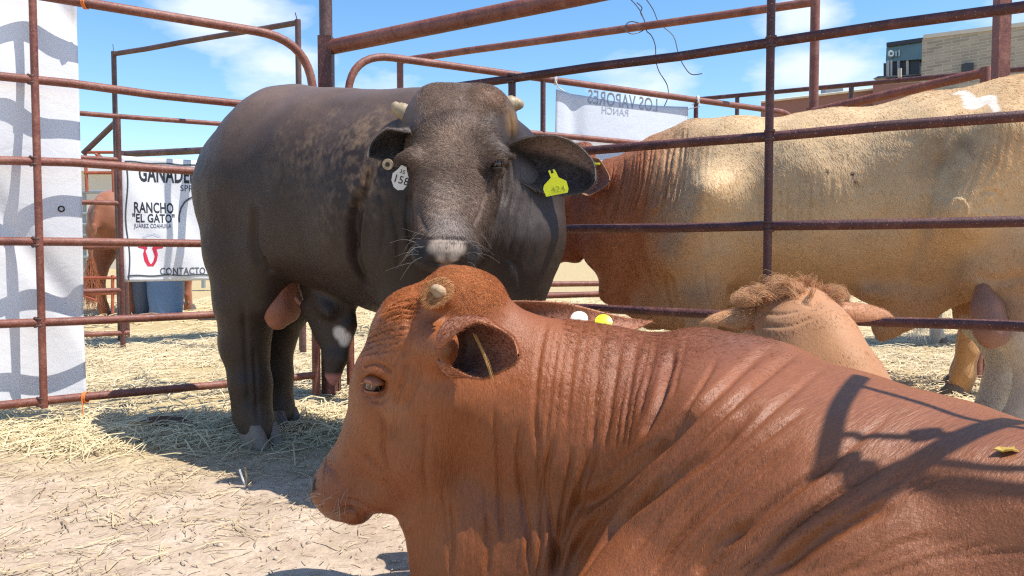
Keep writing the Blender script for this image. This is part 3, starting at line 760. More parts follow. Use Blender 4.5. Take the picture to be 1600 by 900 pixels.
def ear(name, parent, root, tip, opening, width, mat, col_out, col_in, bend=(0, 0, 0), tube=.9, root_w=.35, cup=1.0, peak=.5, ex=.75, low=None, dark_root=.35, nu=34, nv=24, thick=.006, furn=4000, furlen=.012):
    root = np.array(root); tip = np.array(tip); ax = tip - root; Ln = np.linalg.norm(ax); ax /= Ln
    op = unit(np.array(opening) - ax * (np.array(opening) @ ax)); side = np.cross(ax, op); bend = np.array(bend)
    inner = []; outer = []
    for i in range(nu + 1):
        u = i / nu; c = root + ax * Ln * u + bend * math.sin(math.pi * u)
        prof = root_w * (1 - u) ** 1.5 + (1 - root_w * .3) * (math.sin(math.pi * min(1, (u ** peak))) ** ex if u < 1 else 0) * .98 + .015
        w = width * min(1, prof) * (math.sqrt(max(0, 1 - max(0, (u - .85) / .15) ** 2)) if u > .85 else 1) + .0015
        phi = tube * math.pi * (1 - u) ** 1.2 + .9 * cup * u ** .5 * (1 - .3 * u)
        phi = min(phi, .92 * math.pi); rho = w / max(.35, math.sin(min(phi, math.pi / 2)))
        for j in range(nv + 1):
            s_ = -1 + 2 * j / nv; th = phi * s_; rim = 1 + .02 * math.sin(9 * u + 3 * s_)
            pt = c + side * rho * math.sin(th) * rim - op * rho * (math.cos(th) - math.cos(phi) * .3)
            nn = -(side * math.sin(th) - op * math.cos(th))
            k_ = thick * (.4 + .6 * math.sqrt(max(0, 1 - s_ * s_)))
            inner.append(pt + nn * 0); outer.append(pt - nn * k_)
    inner = np.array(inner); outer = np.array(outer); n0 = len(inner); v = np.concatenate([inner, outer]); f = []
    id_ = lambda i, j: i * (nv + 1) + j
    for i in range(nu):
        for j in range(nv):
            a, b, c_, d = id_(i, j), id_(i, j + 1), id_(i + 1, j + 1), id_(i + 1, j)
            f.append([a, b, c_, d]); f.append([n0 + d, n0 + c_, n0 + b, n0 + a])
        for j, s_ in ((0, 1), (nv, 0)):
            a, d = id_(i, j), id_(i + 1, j); f.append([a, d, n0 + d, n0 + a] if s_ else [d, a, n0 + a, n0 + d])
    f = np.array(f); col = np.empty((len(v), 3))
    u = np.repeat(np.arange(nu + 1) / nu, nv + 1); s_ = np.tile(np.abs(-1 + 2 * np.arange(nv + 1) / nv), nu + 1)
    e = np.clip(np.maximum(s_, np.clip((u - .8) * 5, 0, 1)) ** 4, 0, 1)[:, None]
    ci = np.tile(np.array(col_in, float), (n0, 1)) * (dark_root + (1 - dark_root) * np.clip((u - .08) * 2.0, 0, 1))[:, None]
    if low is not None:
        ss = np.tile(-1 + 2 * np.arange(nv + 1) / nv, nu + 1) * low[1]; m_ = (np.clip((ss - .15) * 4, 0, 1) * np.clip(u * 3, 0, 1))[:, None]; ci = ci * (1 - m_) + np.array(low[0]) * m_
    col[:n0] = ci * (1 - e) + np.array(col_out) * e; col[n0:] = col_out
    me = mesh_np(name, v, f); set_col(me, col); o = link(name, me, mat, parent)
    vn = normals(v, f)
    if furn:
        fl = lambda p, n_: np.tile(ax, (len(p), 1)) + (p - (root + ax * ((p - root) @ ax)[:, None])) * 6
        fur('ear_fringe', o, v, f, vn, col, furn, furlen, .0004, fl, .45, seed=len(name) + int(furn))
        ch = o.children[0]; ch.location = (0, 0, 0); ch.matrix_parent_inverse.identity()
    return o, ax, op, side
def horn(parent, pts, radii, mat, name='horn'):
    st = spl([np.array(p) for p in pts], 5); rr = np.interp(np.linspace(0, 1, len(st)), np.linspace(0, 1, len(radii)), radii)
    st2 = []; 
    for i, p in enumerate(st): st2.append(p)
    o = MB().tube(st2, [r * (1 + .05 * math.sin(i * 2.1)) for i, r in enumerate(rr)], 18).build(name, mat, parent, True); return o
def eyeball(parent, c, r, mat, name='eye'):
    import bmesh
    bm = bmesh.new(); bmesh.ops.create_uvsphere(bm, u_segments=20, v_segments=14, radius=r)
    for v in bm.verts: v.co += Vector(c)
    me = bpy.data.meshes.new(name); bm.to_mesh(me); bm.free(); return link(name, me, mat, parent)
def hoof_pair(parent, c, fwd, mat, s=1.0, h=.075):
    fwd = unit([fwd[0], fwd[1], 0]); sd = np.array([-fwd[1], fwd[0], 0])
    for sg in (-1, 1):
        v = []; n = 14
        for z, sc, sh in ((0.0, 1.0, 0), (.02, .98, -.002), (h * .7, .82, -.014), (h, .72, -.02)):
            for k in range(n):
                a = 2 * math.pi * k / n; x = math.cos(a); y = math.sin(a); x = math.copysign(abs(x) ** .75, x); y = math.copysign(abs(y) ** .75, y)
                px_ = (.062 * x + (.012 if x > 0 else 0)) * sc * s + sh * s; py_ = .032 * y * sc * s * (1 - .12 * max(0, x))
                v.append(np.array(c) + fwd * px_ + sd * (py_ + sg * .034 * s) + np.array([0, 0, z * s]))
        f = []
        for i in range(3):
            for k in range(n): f.append([i * n + k, i * n + (k + 1) % n, (i + 1) * n + (k + 1) % n, (i + 1) * n + k])
        f.append(list(range(n))[::-1]); f.append([3 * n + k for k in range(n)])
        o = link('hoof', mesh('hoof', v, f), mat, parent); smooth_edges(o, 50)
        dc = np.array(c) - fwd * .075 * s + sd * sg * .026 * s + np.array([0, 0, (h + .035) * s])
        MB().tube([dc + fwd * .02, dc, dc - fwd * .006 + [0, 0, -.022 * s], dc - fwd * .004 + [0, 0, -.03 * s]], [.012 * s, .015 * s, .011 * s, .004 * s], 8).build('dewclaw', mat, parent, True)
def lid(parent, c, r, up, thr, mat, name, fwd=(0, -1, 0), lash=0, lcol=(.4, .26, .16)):
    """eyelid: the part of a thin shell round the eyeball on the up side of a plane through thr*r"""
    c = np.array(c); f_ = unit(fwd); u_ = unit(np.array(up) - f_ * (np.array(up) @ f_)); s_ = np.cross(f_, u_)
    lim = math.acos(max(-1, min(1, thr))); V = []; F = []; n1, n2 = 10, 22
    for sh in (1.04, 1.22):
        for i in range(n1 + 1):
            ph = lim * i / n1
            for j in range(n2):
                th = 2 * math.pi * j / n2; k = sh if i < n1 else 1.10
                V.append(c + r * k * (u_ * math.cos(ph) + (f_ * math.cos(th) + s_ * math.sin(th) * 1.18) * math.sin(ph)))
    m = (n1 + 1) * n2
    for o_, flip in ((0, 1), (m, 0)):
        for i in range(n1):
            for j in range(n2):
                q = [o_ + i * n2 + j, o_ + i * n2 + (j + 1) % n2, o_ + (i + 1) * n2 + (j + 1) % n2, o_ + (i + 1) * n2 + j]; F.append(q[::-1] if flip else q)
    o = link(name, mesh(name, V, F), mat, parent, True)
    if lash:
        L_ = []
        for i in range(lash):
            th = rng.uniform(-1.1, 1.1); p0 = c + r * 1.2 * (u_ * math.cos(lim) + (f_ * math.cos(th) + s_ * math.sin(th) * 1.18) * math.sin(lim)); d_ = f_ * math.cos(th) + s_ * math.sin(th) * 1.3
            L_.append([p0, p0 + d_ * .007 - u_ * .002, p0 + d_ * .011 - u_ * .009 + rng.normal(0, .001, 3)])
        strands('eyelashes', parent, L_, .0003, M['hair'], lcol)
    return o
def eye_mat():
    m, nt, b = mat_new('wet_dark_eye'); b.inputs['Base Color'].default_value = (.012, .008, .006, 1); b.inputs['Roughness'].default_value = .08
    b.inputs['Coat Weight'].default_value = .6; return m
M['eye'] = eye_mat()
def plate(parent, pts2, c, xd, yd, th, mat, name):
    nd_ = np.cross(xd, yd); v = [np.array(c) + x * xd + y * yd + nd_ * th / 2 for x, y in pts2] + [np.array(c) + x * xd + y * yd - nd_ * th / 2 for x, y in pts2]
    n = len(pts2); f = [list(range(n)), list(range(2 * n - 1, n - 1, -1))] + [[(i + 1) % n, i, i + n, (i + 1) % n + n] for i in range(n)]
    return link(name, mesh(name, v, f), mat, parent, False)
# ================================================================ cattle
import time as _t; _t0 = _t.time()
# ---------------------------------------------------------------- red bull lying in front
def red_bull():
    B = Blob((-.75, .55, -.05), (1.75, 2.15, .92), .0088)
    Yh = 1.62
    hY = lambda px: .13 * max(0, 705 - px) / 215
    c0_ = lambda px, py, Y=Yh: P(px, py, Y + hY(px)); c = c0_
    # skull, side profile facing left
    upn = (-.85, 0, .53)
    B.chain([(c(722, 486, 1.64), (.105, .085)), (c(665, 530, 1.63), (.120, .108)), (c(622, 610, 1.62), (.108, .094)), (c(589, 688, 1.62), (.082, .070)), (c(549, 738, 1.62), (.062, .054)), (c(528, 764, 1.62), (.060, .052))], upn, .05)
    B.seg(c(513, 764), c(526, 786), (.054, .036), (.05, .034), (-.8, 0, .3), .03)       # muzzle front
    B.seg(c(538, 798), c(558, 801), (.040, .020), (.040, .023), (0, 0, 1), .016)          # lower lip
    # jaw and cheek
    B.chain([(c(705, 610, 1.60), (.105, .115)), (c(668, 700, 1.60), (.085, .095)), (c(604, 758, 1.61), (.055, .038)), (c(568, 790, 1.62), (.042, .024))], (-.6, 0, .6), .04)
    # brow, cheekbone ridge
    B.seg(c(578, 575, 1.525), c(612, 572, 1.510), .022, .016, (0, 0, 1), .045)
    B.seg(c(600, 640, 1.53), c(600, 710, 1.555), .016, .012, (0, 0, 1), .06)
    B.seg(c(705, 452, 1.62), c(752, 466, 1.63), (.08, .045), (.06, .045), (0, 0, 1), .04)        # poll
    # neck
    c = P
    B.chain([(c(768, 590, 1.64), (.115, .150)), (c(850, 650, 1.64), (.150, .185)), (c(960, 715, 1.62), (.185, .245)), (c(1090, 750, 1.56), (.23, .272)), (c(1170, 800, 1.48), (.29, .29))], (0, 0, 1), .07)
    # crest, thin along top
    B.chain([(c(810, 545, 1.65), (.05, .045)), (c(920, 562, 1.64), (.05, .045)), (c(1080, 578, 1.6), (.06, .05))], (0, 0, 1), .08)
    # throat and dewlap
    B.chain([(c(690, 800, 1.60), (.045, .10)), (c(735, 890, 1.58), (.045, .15)), (c(830, 950, 1.54), (.06, .20)), (c(960, 1010, 1.48), (.10, .2))], (0, 0, 1), .08)
    # trunk: comes towards and past the camera at the right
    T0 = c(1170, 800, 1.48); T1 = c(1340, 885, 1.27); T2 = np.array([.93, 1.03, .255]); T3 = np.array([1.45, .80, .22])
    B.chain([(T0, (.29, .29)), (T1, (.32, .285)), (T2, (.34, .265)), (T3, (.34, .25))], (0, 0, 1), .08)
    # spine line that carries the back outline
    B.chain([(c(1100, 575, 1.58), (.07, .05)), (c(1200, 604, 1.48), (.08, .05)), (c(1310, 662, 1.36), (.09, .05)), (c(1440, 722, 1.22), (.10, .05)), (c(1600, 775, 1.05), (.1, .05)), (c(1800, 830, .90), (.1, .05))], (0, 0, 1), .09)
    # shoulder blade and folded legs
    B.seg(c(1130, 700, 1.33), c(1010, 930, 1.26), (.10, .13), (.09, .12), (0, -1, 0), .12)
    B.chain([(c(1000, 940, 1.24), (.09, .10)), (np.array([.0, 1.12, .1]), (.07, .07)), (np.array([-.12, 1.32, .06]), (.05, .05)), (np.array([.1, 1.42, .05]), (.04, .04))], (0, 0, 1), .05)
    B.chain([(np.array([1.3, .62, .2]), (.14, .17)), (np.array([1.0, .72, .1]), (.08, .09)), (np.array([1.3, .55, .06]), (.05, .05))], (0, 0, 1), .06)
    B.seg(c(684, 462, 1.545), c(684, 460, 1.50), .026, .019, (0, 0, 1), .03)
    B.chain([(c(684, 545, 1.60), (.05, .045)), (c(686, 544, 1.525), (.034, .038)), (c(694, 545, 1.475), (.024, .032))], (0, 0, 1), .035)
    # hollows: eye socket, nostril, mouth
    B.seg(c0_(583, 601, 1.492), c0_(592, 603, 1.492), .016, .014, k=.02, op='sub')
    B.seg(c0_(478, 752, 1.56), c0_(486, 757, 1.59), (.006, .014), (.008, .012), (0, 0, 1), k=.012, op='sub')
    S = Skin(B, 1, 2)
    S.bumpy(.004, 7, 3); S.bumpy(.0012, 30, 4)
    cr = S.crease
    # neck wrinkles, thin and near vertical
    for pts, w, d in [([(855, 500), (842, 560), (836, 640), (838, 690)], .006, .005), ([(905, 502), (893, 580), (884, 680)], .005, .004), ([(942, 508), (932, 590), (924, 700)], .006, .005),
                      ([(970, 512), (960, 600), (944, 700)], .005, .005), ([(1000, 512), (985, 600), (972, 690)], .006, .005), ([(1030, 515), (1014, 580), (998, 650)], .006, .005),
                      ([(1052, 545), (1040, 590), (1024, 640), (1003, 680)], .010, .014), ([(1075, 520), (1065, 560), (1050, 620)], .006, .004),
                      ([(772, 640), (777, 700), (781, 790), (786, 850)], .006, .006), ([(812, 668), (810, 740), (822, 820), (828, 900)], .007, .008),
                      ([(862, 690), (852, 760), (862, 830), (868, 900)], .007, .010), ([(893, 700), (886, 760), (872, 830), (862, 900)], .006, .007),
                      ([(705, 790), (708, 840), (704, 900)], .006, .006), ([(762, 800), (765, 850), (760, 900)], .006, .005), ([(925, 700), (905, 770), (880, 840), (866, 900)], .010, .013),
                      ([(835, 640), (842, 720), (846, 800), (842, 900)], .006, .005), ([(668, 640), (664, 720), (668, 790)], .008, .004)]: cr(pts, w, d)
    # shoulder folds running down to the left
    for pts, w, d in [([(1200, 545), (1120, 610), (1040, 690), (965, 765), (905, 850), (885, 900)], .010, .012), ([(1250, 548), (1180, 600), (1090, 685), (1005, 775), (935, 860), (905, 905)], .009, .010),
                      ([(1175, 640), (1110, 705), (1045, 750), (965, 815), (920, 880)], .011, .015), ([(1300, 565), (1225, 625), (1140, 705), (1050, 790), (985, 870)], .007, .006),
                      ([(1075, 640), (1035, 690), (985, 730), (935, 775), (895, 800)], .013, .017), ([(1120, 560), (1070, 640), (1010, 710)], .007, .006),
                      ([(1240, 690), (1160, 750), (1080, 820), (1020, 900)], .009, .008), ([(1330, 700), (1240, 770), (1150, 840), (1100, 900)], .008, .006),
                      ([(1400, 640), (1300, 720), (1200, 790), (1130, 850)], .007, .004), ([(1160, 820), (1120, 850), (1085, 900)], .012, .011), ([(1400, 790), (1300, 830), (1210, 900)], .012, .010),
                      ([(1150, 590), (1080, 660), (1030, 720)], .006, .005), ([(1260, 640), (1190, 690), (1110, 760), (1040, 830)], .006, .005)]: cr(pts, w, d)
    S.family([(1190, 700), (1090, 800), (1010, 905)], [(1500, 740), (1350, 820), (1230, 905)], 11, .007, .005, 8)
    S.family([(1300, 800), (1250, 850), (1200, 900)], [(1640, 860), (1500, 880), (1400, 905)], 7, .008, .005, 8)
    S.family([(860, 500), (845, 600), (838, 700)], [(1080, 520), (1060, 600), (1000, 690)], 16, .004, .0022, 6)
    S.family([(860, 520), (850, 600), (842, 690)], [(1020, 540), (1000, 610), (985, 700)], 9, .0035, .004, 5)
    S.family([(680, 760), (690, 830), (690, 900)], [(860, 720), (860, 810), (850, 900)], 8, .005, .0022, 6)
    # face
    for pts, w, d in [([(566, 574), (580, 568), (598, 572), (612, 584)], .0045, .006), ([(568, 586), (582, 580), (600, 585)], .004, -.005), ([(570, 612), (585, 616), (601, 609)], .004, -.0045),
                      ([(566, 599), (580, 594), (600, 597), (606, 600)], .0035, .004), ([(578, 625), (596, 628), (612, 612)], .005, .003),
                      ([(522, 808), (535, 797), (549, 794), (560, 806), (568, 824)], .0042, .010), ([(560, 700), (590, 730), (618, 762), (640, 815)], .008, .005), ([(600, 745), (618, 790), (636, 820)], .007, .004),
                      ([(512, 705), (508, 730), (506, 752)], .005, .004), ([(494, 748), (490, 758), (494, 768)], .004, .004), ([(640, 470), (640, 520), (628, 560)], .010, .006), ([(612, 600), (620, 640), (612, 690)], .007, .004)]: cr(pts, w, d)
    S.family([(556, 565), (580, 552), (625, 545)], [(600, 482), (630, 468), (670, 462)], 17, .0042, .0045, 4, .9)
    for pts, w, d in [([(592, 640), (600, 665), (598, 700), (608, 740)], .006, .006), ([(612, 640), (628, 600), (640, 560)], .006, .005), ([(655, 560), (650, 600), (628, 640)], .008, .005), ([(500, 718), (520, 735), (530, 760)], .007, .005), ([(540, 780), (560, 786), (580, 800)], .006, .005)]: cr(pts, w, d)
    sx, sy = S.screen(); n = S.n
    base = np.array([.25, .074, .021]); col = np.tile(base, (len(S.v), 1))
    def mixc(m, c_): col[:] = col * (1 - m[:, None]) + np.array(c_) * m[:, None]
    face = S.blobmask(640, 560, .26, .7); mixc(face * .8, (.27, .084, .025))
    mixc(S.blobmask(735, 430, .10, .8), (.35, .125, .042)); mixc(S.blobmask(620, 470, .10, .8) * .6, (.33, .11, .036))
    mixc(S.blobmask(520, 760, .10, .8) * .7, (.20, .075, .045)); mixc(S.blobmask(688, 456, .030, .6) * .8, (.44, .30, .17)); mixc(S.blobmask(489, 757, .020, .5), (.03, .015, .012))
    mixc(S.blobmask(520, 810, .04, .8) * .5, (.38, .19, .11)); mixc(S.blobmask(610, 640, .045, .8) * .5, (.40, .17, .075))
    mixc(S.blobmask(583, 602, .022, .5), (.09, .035, .02)); mixc(S.blobmask(1050, 560, .16, .9) * .5, (.21, .075, .045))
    m = np.clip((sx - 900) / 500, 0, 1) * .5; mixc(m, (.225, .088, .038))
    mixc(S.blobmask(1150, 530, .10, .8) * .4, (.2, .09, .06))
    col *= (.85 + .3 * fbm(S.v0, 5, 3, 9))[:, None]
    root = thing('lying_bull', 'glossy red brown bull lying in front with its head turned left', 'bull', (.35, 1.4, 0))
    o = S.build('body', mat_coat('red_coat', (0, .25, 0), .42, .0, (80, 80, 8), .6, .40, .42, dirs=((.1, -.1, 1), (.78, .42, .22)), blend=(.22, .55)), root, col)
    def flow(p, n_):
        g = np.tile(np.array([.1, -.1, -1.]), (len(p), 1)); t = np.clip((p[:, 0] - .25) / .6, 0, 1)[:, None]
        g = g * (1 - t) + np.array([-.78, -.42, -.22]) * t
        hd = (np.linalg.norm(p - P(610, 600, 1.55), axis=1) < .2)[:, None]; g = np.where(hd, np.array([.3, 0, .9]) * .6, g)
        return g + .5 * np.stack([fbm(p, 5, 2, 21) - .5, fbm(p, 5, 2, 22) - .5, fbm(p, 5, 2, 23) - .5], 1)
    vis = (np.where((S.n @ unit([-.1, -1, .3])) > -.5, 1., .15)) * np.where(S.v[:, 2] < .06, .1, 1)
    fur('coat_hair', root, S.v, S.q, S.n, col * 1.12, 190000, .010, .00032, flow, .09, vis, 3, M['hair'], .16, vary=.5)
    pollw = np.maximum(S.blobmask(740, 428, .095, .5), S.blobmask(640, 460, .07, .6))
    fur('poll_hair', root, S.v, S.q, S.n, np.clip(col * 1.35, 0, 1), 12000, .014, .0004, lambda p, n_: np.tile(np.array([-.5, -.2, -.3]), (len(p), 1)) + .9 * np.stack([fbm(p, 25, 2, 1) - .5, fbm(p, 25, 2, 2) - .5, fbm(p, 25, 2, 3) - .5], 1) * 2, .28, pollw, 4)
    crest = np.exp(-((S.v[:, 1] - 1.6) / .12) ** 2) * np.clip((S.n[:, 2] - .6) * 4, 0, 1) * ((S.v[:, 0] > .1) & (S.v[:, 0] < .5))
    fur('crest_hair', root, S.v, S.q, S.n, np.clip(col * 1.2 + .03, 0, 1), 6000, .016, .0003, lambda p, n_: np.tile(np.array([.8, -.3, 0.]), (len(p), 1)), .30, crest, 5)
    # ears
    mt_ = mat_coat('red_ear', (0, 1.57, 0), .5, .3, (60, 60, 10), .4)
    er = S.hit(700, 520); 
    e1 = ear('ear', root, P(696, 546, 1.425), P(807, 557, 1.345), unit([.10, -1, -.16]), .050, mt_, (.32, .105, .038), (.25, .075, .036), (0, 0, .006), 1.0, .62, .8, .85, .55, dark_root=.30, thick=.007, furn=6000, furlen=.010)
    for k, (a, b, cc) in enumerate([((742, 524), (770, 594), (.45, .25, .08))]):
        lines = []
        for i in range(11 if k == 0 else 60):
            j = rng.normal(0, .0016, 3); p0 = P(a[0] + rng.normal(0, 1.5), a[1] + rng.normal(0, 3), 1.40) + j; p2 = P(b[0] + rng.normal(0, 1), b[1] + rng.normal(0, 2), 1.365) + j
            lines.append([p0, (p0 + p2) / 2 + [.004, -.006, 0], p2])
        h = strands('ear_tuft', root, lines, .0006, M['hair'], cc)
    e2, ax, op, sd = ear('ear', root, P(795, 500, 1.80), P(1020, 500, 1.86), unit([0, -.7, .72]), .055, mt_, (.40, .15, .06), (.36, .14, .07), (0, 0, .01), .5, .5, .7, .5, furn=2500)
    for px, py, mt2 in ((905, 499, 'white_pl'), (943, 504, 'yellow')):
        q = P(px, py, 1.80); n_ = unit([-.05, -.8, .6]); tg = MB().tube([q, q + n_ * .004, q + n_ * .007], [.0205, .0205, .012], 20).build('tag_button', M[mt2], root); smooth_edges(tg)
    # horn stub
    q = S.hit(684, 458); nrm = unit([-.25, -.9, .42])
    horn(root, [q - nrm * .02, q + nrm * .002, q + nrm * .006 + [-.001, 0, -.003], q + nrm * .008 + [-.002, 0, -.004]], [.019, .018, .012, .004], M['horn2'], 'horn_stub'); roughen(root.children[-1] if 0 else [c_ for c_ in C.objects if c_.name.startswith('horn_stub')][-1], .008, 60)
    lines = []
    for i in range(1100):
        a = rng.uniform(0, 6.283); u_ = unit(np.cross(nrm, [0, 0, 1])); v_ = np.cross(nrm, u_); dr = u_ * math.cos(a) + v_ * math.sin(a)
        p0 = q + dr * rng.uniform(.014, .030) - nrm * .003 + [.004, 0, .006]; lines.append([p0, p0 + nrm * .004 + [-.005, 0, -.004], p0 + nrm * .005 + [-.011, 0, -.011] + rng.normal(0, .0025, 3)])
    strands('horn_fringe', root, lines, .0006, M['hair'], (.42, .19, .075))
    # eye, lids
    ys = [h[1] / 1 for h in (S.hit(562, 590), S.hit(570, 624), S.hit(604, 584), S.hit(606, 620)) if h is not None]; EC = P(584, 602, float(np.mean(ys)) + .0125); fw_ = unit([-.45, -.9, .0]); er_ = .0172
    eyeball(root, EC, er_, M['eye']); lid(root, EC, er_, (.15, 0, 1), .24, M['lid'], 'upper_eyelid', fw_, 16, (.22, .11, .06)); lid(root, EC, er_, (-.1, 0, -1), .5, M['lid'], 'lower_eyelid', fw_)
    lines = []
    for i in range(26):
        x = rng.uniform(495, 545); y = rng.uniform(762, 812); q = S.hit(x, y)
        if q is None: continue
        d_ = unit([rng.uniform(-1.2, .2), -.7, rng.uniform(-.3, .1)]); l = rng.uniform(.02, .06); lines.append([q, q + d_ * l * .5, q + d_ * l + [0, 0, -.008]])
    for y0, x1, y1 in ((757, 470, 775), (790, 470, 760), (762, 482, 742)):
        p0 = P(488, y0, 1.72); p2 = P(x1, y1, 1.67); lines.append([p0, (p0 + p2) / 2 + [0, 0, .004], p2])
    strands('whiskers', root, lines, .0004, M['hair'], (.6, .5, .35))
    q = S.hit(1573, 709)
    if q is not None:
        lf = [q + [math.cos(a) * (.017 if i % 2 else .010), math.sin(a) * .008, .007 + .002 * math.sin(3 * a)] for i, a in enumerate(np.linspace(0, 6.28, 11)[:-1])]
        nme = mesh('dry_leaf', lf, [list(range(10))]); oo = link('dry_leaf', nme, M['leaf'], None, False); meta(oo, 'small yellow dry leaf lying on the back of the red bull', 'leaf')
        md = oo.modifiers.new('t', 'SOLIDIFY'); md.thickness = .002
    return S, root
def spl_px(pts): return [(p[0], p[1]) for p in spl([np.array([a, b, 0.]) for a, b in pts], 5)]
M['leaf'] = mat_simple('dry_leaf', (.45, .28, .04), .6, .3, 90)
M['lid'] = mat_simple('eyelid_skin', (.25, .085, .034), .5, .25, 60, .001)
M['lid_dark'] = mat_simple('dark_eyelid_skin', (.035, .028, .026), .5, .25, 60, .001)


# ---------------------------------------------------------------- dark standing bull
def dark_bull():
    B = Blob((-1.6, 1.95, -.02), (.42, 4.0, 1.62), .0125)
    a = unit([.85, -.53, 0]); b = unit([.53, .85, 0]); H0 = np.array([-1.08, 3.34, 0])
    K = lambda s, l, z: H0 + a * s + b * l + np.array([0, 0, z])
    U = (0, 0, 1)
    B.chain([(K(-.02, 0, 1.06), (.26, .34)), (K(.18, 0, 1.10), (.31, .375)), (K(.48, 0, 1.045), (.34, .38)), (K(.80, 0, .98), (.36, .40)), (K(1.02, 0, .95), (.33, .38)), (K(1.16, 0, .93), (.25, .34))], U, .10)
    # haunch, stifle, hind legs
    for l, fwd in ((-.13, .07), (.12, -.08)):
        B.chain([(K(.06 + fwd * .3, l, 1.05), (.17, .26)), (K(.05 + fwd * .3, l * 1.08, .80), (.14, .19)), (K(.02 + fwd * .5, l * 1.05, .60), (.115, .14)), (K(-.03 + fwd * .8, l * 1.0, .42), (.085, .10)), (K(-.01 + fwd, l, .25), (.070, .076)),
                 (K(.0 + fwd, l, .13), (.062, .066)), (K(.035 + fwd, l, .065), (.066, .066))], a, .07)
        B.seg(K(-.085 + fwd * .8, l, .46), K(-.06 + fwd * .9, l, .36), (.035, .05), (.03, .04), a, .04)
    B.seg(K(.26, -.19, .80), K(.18, -.16, .62), (.09, .10), (.05, .07), U, .08)   # flank fold
    # forelegs
    for l in (-.17, .17):
        B.chain([(K(.98, l, .82), (.12, .19)), (K(1.0, l, .62), (.09, .12)), (K(1.02, l, .45), (.068, .08)), (K(1.03, l, .38), (.066, .07)), (K(1.02, l, .22), (.045, .05)), (K(1.03, l, .12), (.055, .06)), (K(1.06, l, .06), (.062, .065))], a, .06)
    # tail
    B.chain([(K(-.28, 0.02, 1.28), (.04, .04)), (K(-.33, .03, 1.05), (.03, .03)), (K(-.33, .06, .7), (.022, .022)), (K(-.31, .07, .45), (.03, .03))], U, .04)
    # sheath
    B.chain([(K(.50, -.02, .66), (.05, .08)), (P(510, 465, 3.05), (.05, .15)), (P(524, 515, 3.02), (.04, .105)), (P(524, 560, 3.0), (.03, .058)), (P(520, 585, 3.0), (.022, .034)), (P(521, 600, 3.0), (.014, .016))], a, .04)
    # withers hump
    B.chain([(K(.70, 0, 1.30), (.14, .05)), (K(.95, 0, 1.26), (.13, .06)), (K(1.12, 0, 1.20), (.11, .06))], U, .12)
    # neck, brought round to the camera
    B.chain([(K(1.02, 0, 1.00), (.27, .31)), (P(730, 270, 2.72), (.19, .26)), (P(722, 235, 2.60), (.145, .17))], U, .09)
    # brisket, throat and dewlap at right
    B.chain([(P(795, 300, 2.66), (.12, .19)), (P(800, 375, 2.62), (.13, .16)), (P(800, 440, 2.62), (.10, .12)), (P(812, 475, 2.62), (.05, .06))], (1, 0, 0), .08)
    B.seg(P(650, 390, 2.72), P(655, 460, 2.7), (.16, .12), (.14, .1), (1, 0, 0), .10)
    # head, face towards the camera, turned a little to its right
    hx = unit([1, .16, 0]); 
    B.chain([(P(722, 200, 2.52), (.150, .120)), (P(712, 232, 2.47), (.148, .12)), (P(708, 290, 2.42), (.108, .11)), (P(702, 340, 2.36), (.088, .085)), (P(698, 378, 2.30), (.078, .072)), (P(697, 402, 2.27), (.080, .060))], (-.1, -1, .35), .05)
    B.seg(P(680, 180, 2.50), P(760, 178, 2.52), (.09, .078), (.09, .08), (0, -1, 0), .04)    # broad poll
    B.seg(P(680, 170, 2.5), P(755, 170, 2.5), (.07, .06), (.07, .06), (0, -1, 0), .04)
    B.seg(P(658, 192, 2.52), P(782, 190, 2.55), .052, .052, (0, -1, 0), .05)
    B.chain([(P(730, 345, 2.50), (.12, .13)), (P(715, 400, 2.40), (.075, .08))], (0, -1, 0), .07)   # jaw
    # brows and eye bulges
    B.seg(P(768, 240, 2.37), P(790, 244, 2.40), .030, .024, U, .045); B.seg(P(640, 246, 2.36), P(630, 250, 2.37), .028, .024, U, .045)
    # muzzle pad and nostril rims
    B.seg(P(672, 388, 2.235), P(722, 388, 2.24), (.028, .032), (.028, .032), U, .04)
    B.seg(P(661, 398, 2.245), P(663, 404, 2.245), .030, .028, U, .03); B.seg(P(735, 397, 2.255), P(733, 404, 2.255), .030, .028, U, .03)
    B.seg(P(662, 400, 2.195), P(655, 391, 2.215), (.013, .015), (.008, .010), U, .012, op='sub'); B.seg(P(734, 399, 2.205), P(743, 390, 2.225), (.013, .015), (.008, .010), U, .012, op='sub')
    B.seg(P(775, 256, 2.335), P(779, 256, 2.345), .015, .015, U, .02, op='sub'); B.seg(P(632, 258, 2.335), P(630, 258, 2.345), .013, .013, U, .02, op='sub')
    S = Skin(B, 1, 2); S.bumpy(.010, 3.2, 12); S.bumpy(.005, 6, 13); S.bumpy(.0015, 25, 14)
    cr = S.crease
    for pts, w, d in [([(577, 260), (566, 310), (556, 350), (552, 400)], .012, .026), ([(560, 300), (548, 350), (552, 410), (575, 455)], .013, .030), ([(590, 290), (600, 340), (596, 400)], .010, .006),
                      ([(564, 340), (558, 375), (564, 415), (582, 460)], .008, .014), ([(610, 320), (622, 370), (622, 420)], .012, .008), ([(640, 300), (636, 345), (645, 390)], .010, .01),
                      ([(400, 320), (398, 380), (412, 420)], .02, .015), ([(412, 400), (416, 414), (424, 424)], .012, .014), ([(380, 470), (385, 560), (390, 640)], .014, .008),
                      ([(396, 540), (400, 600), (402, 660)], .010, .008), ([(470, 350), (480, 400), (500, 440)], .03, .006),
                      ([(795, 230), (790, 290), (780, 340), (765, 390)], .010, .012), ([(804, 240), (803, 300), (790, 360), (776, 400)], .006, .006), ([(815, 250), (816, 310), (803, 360), (790, 420)], .006, .006),
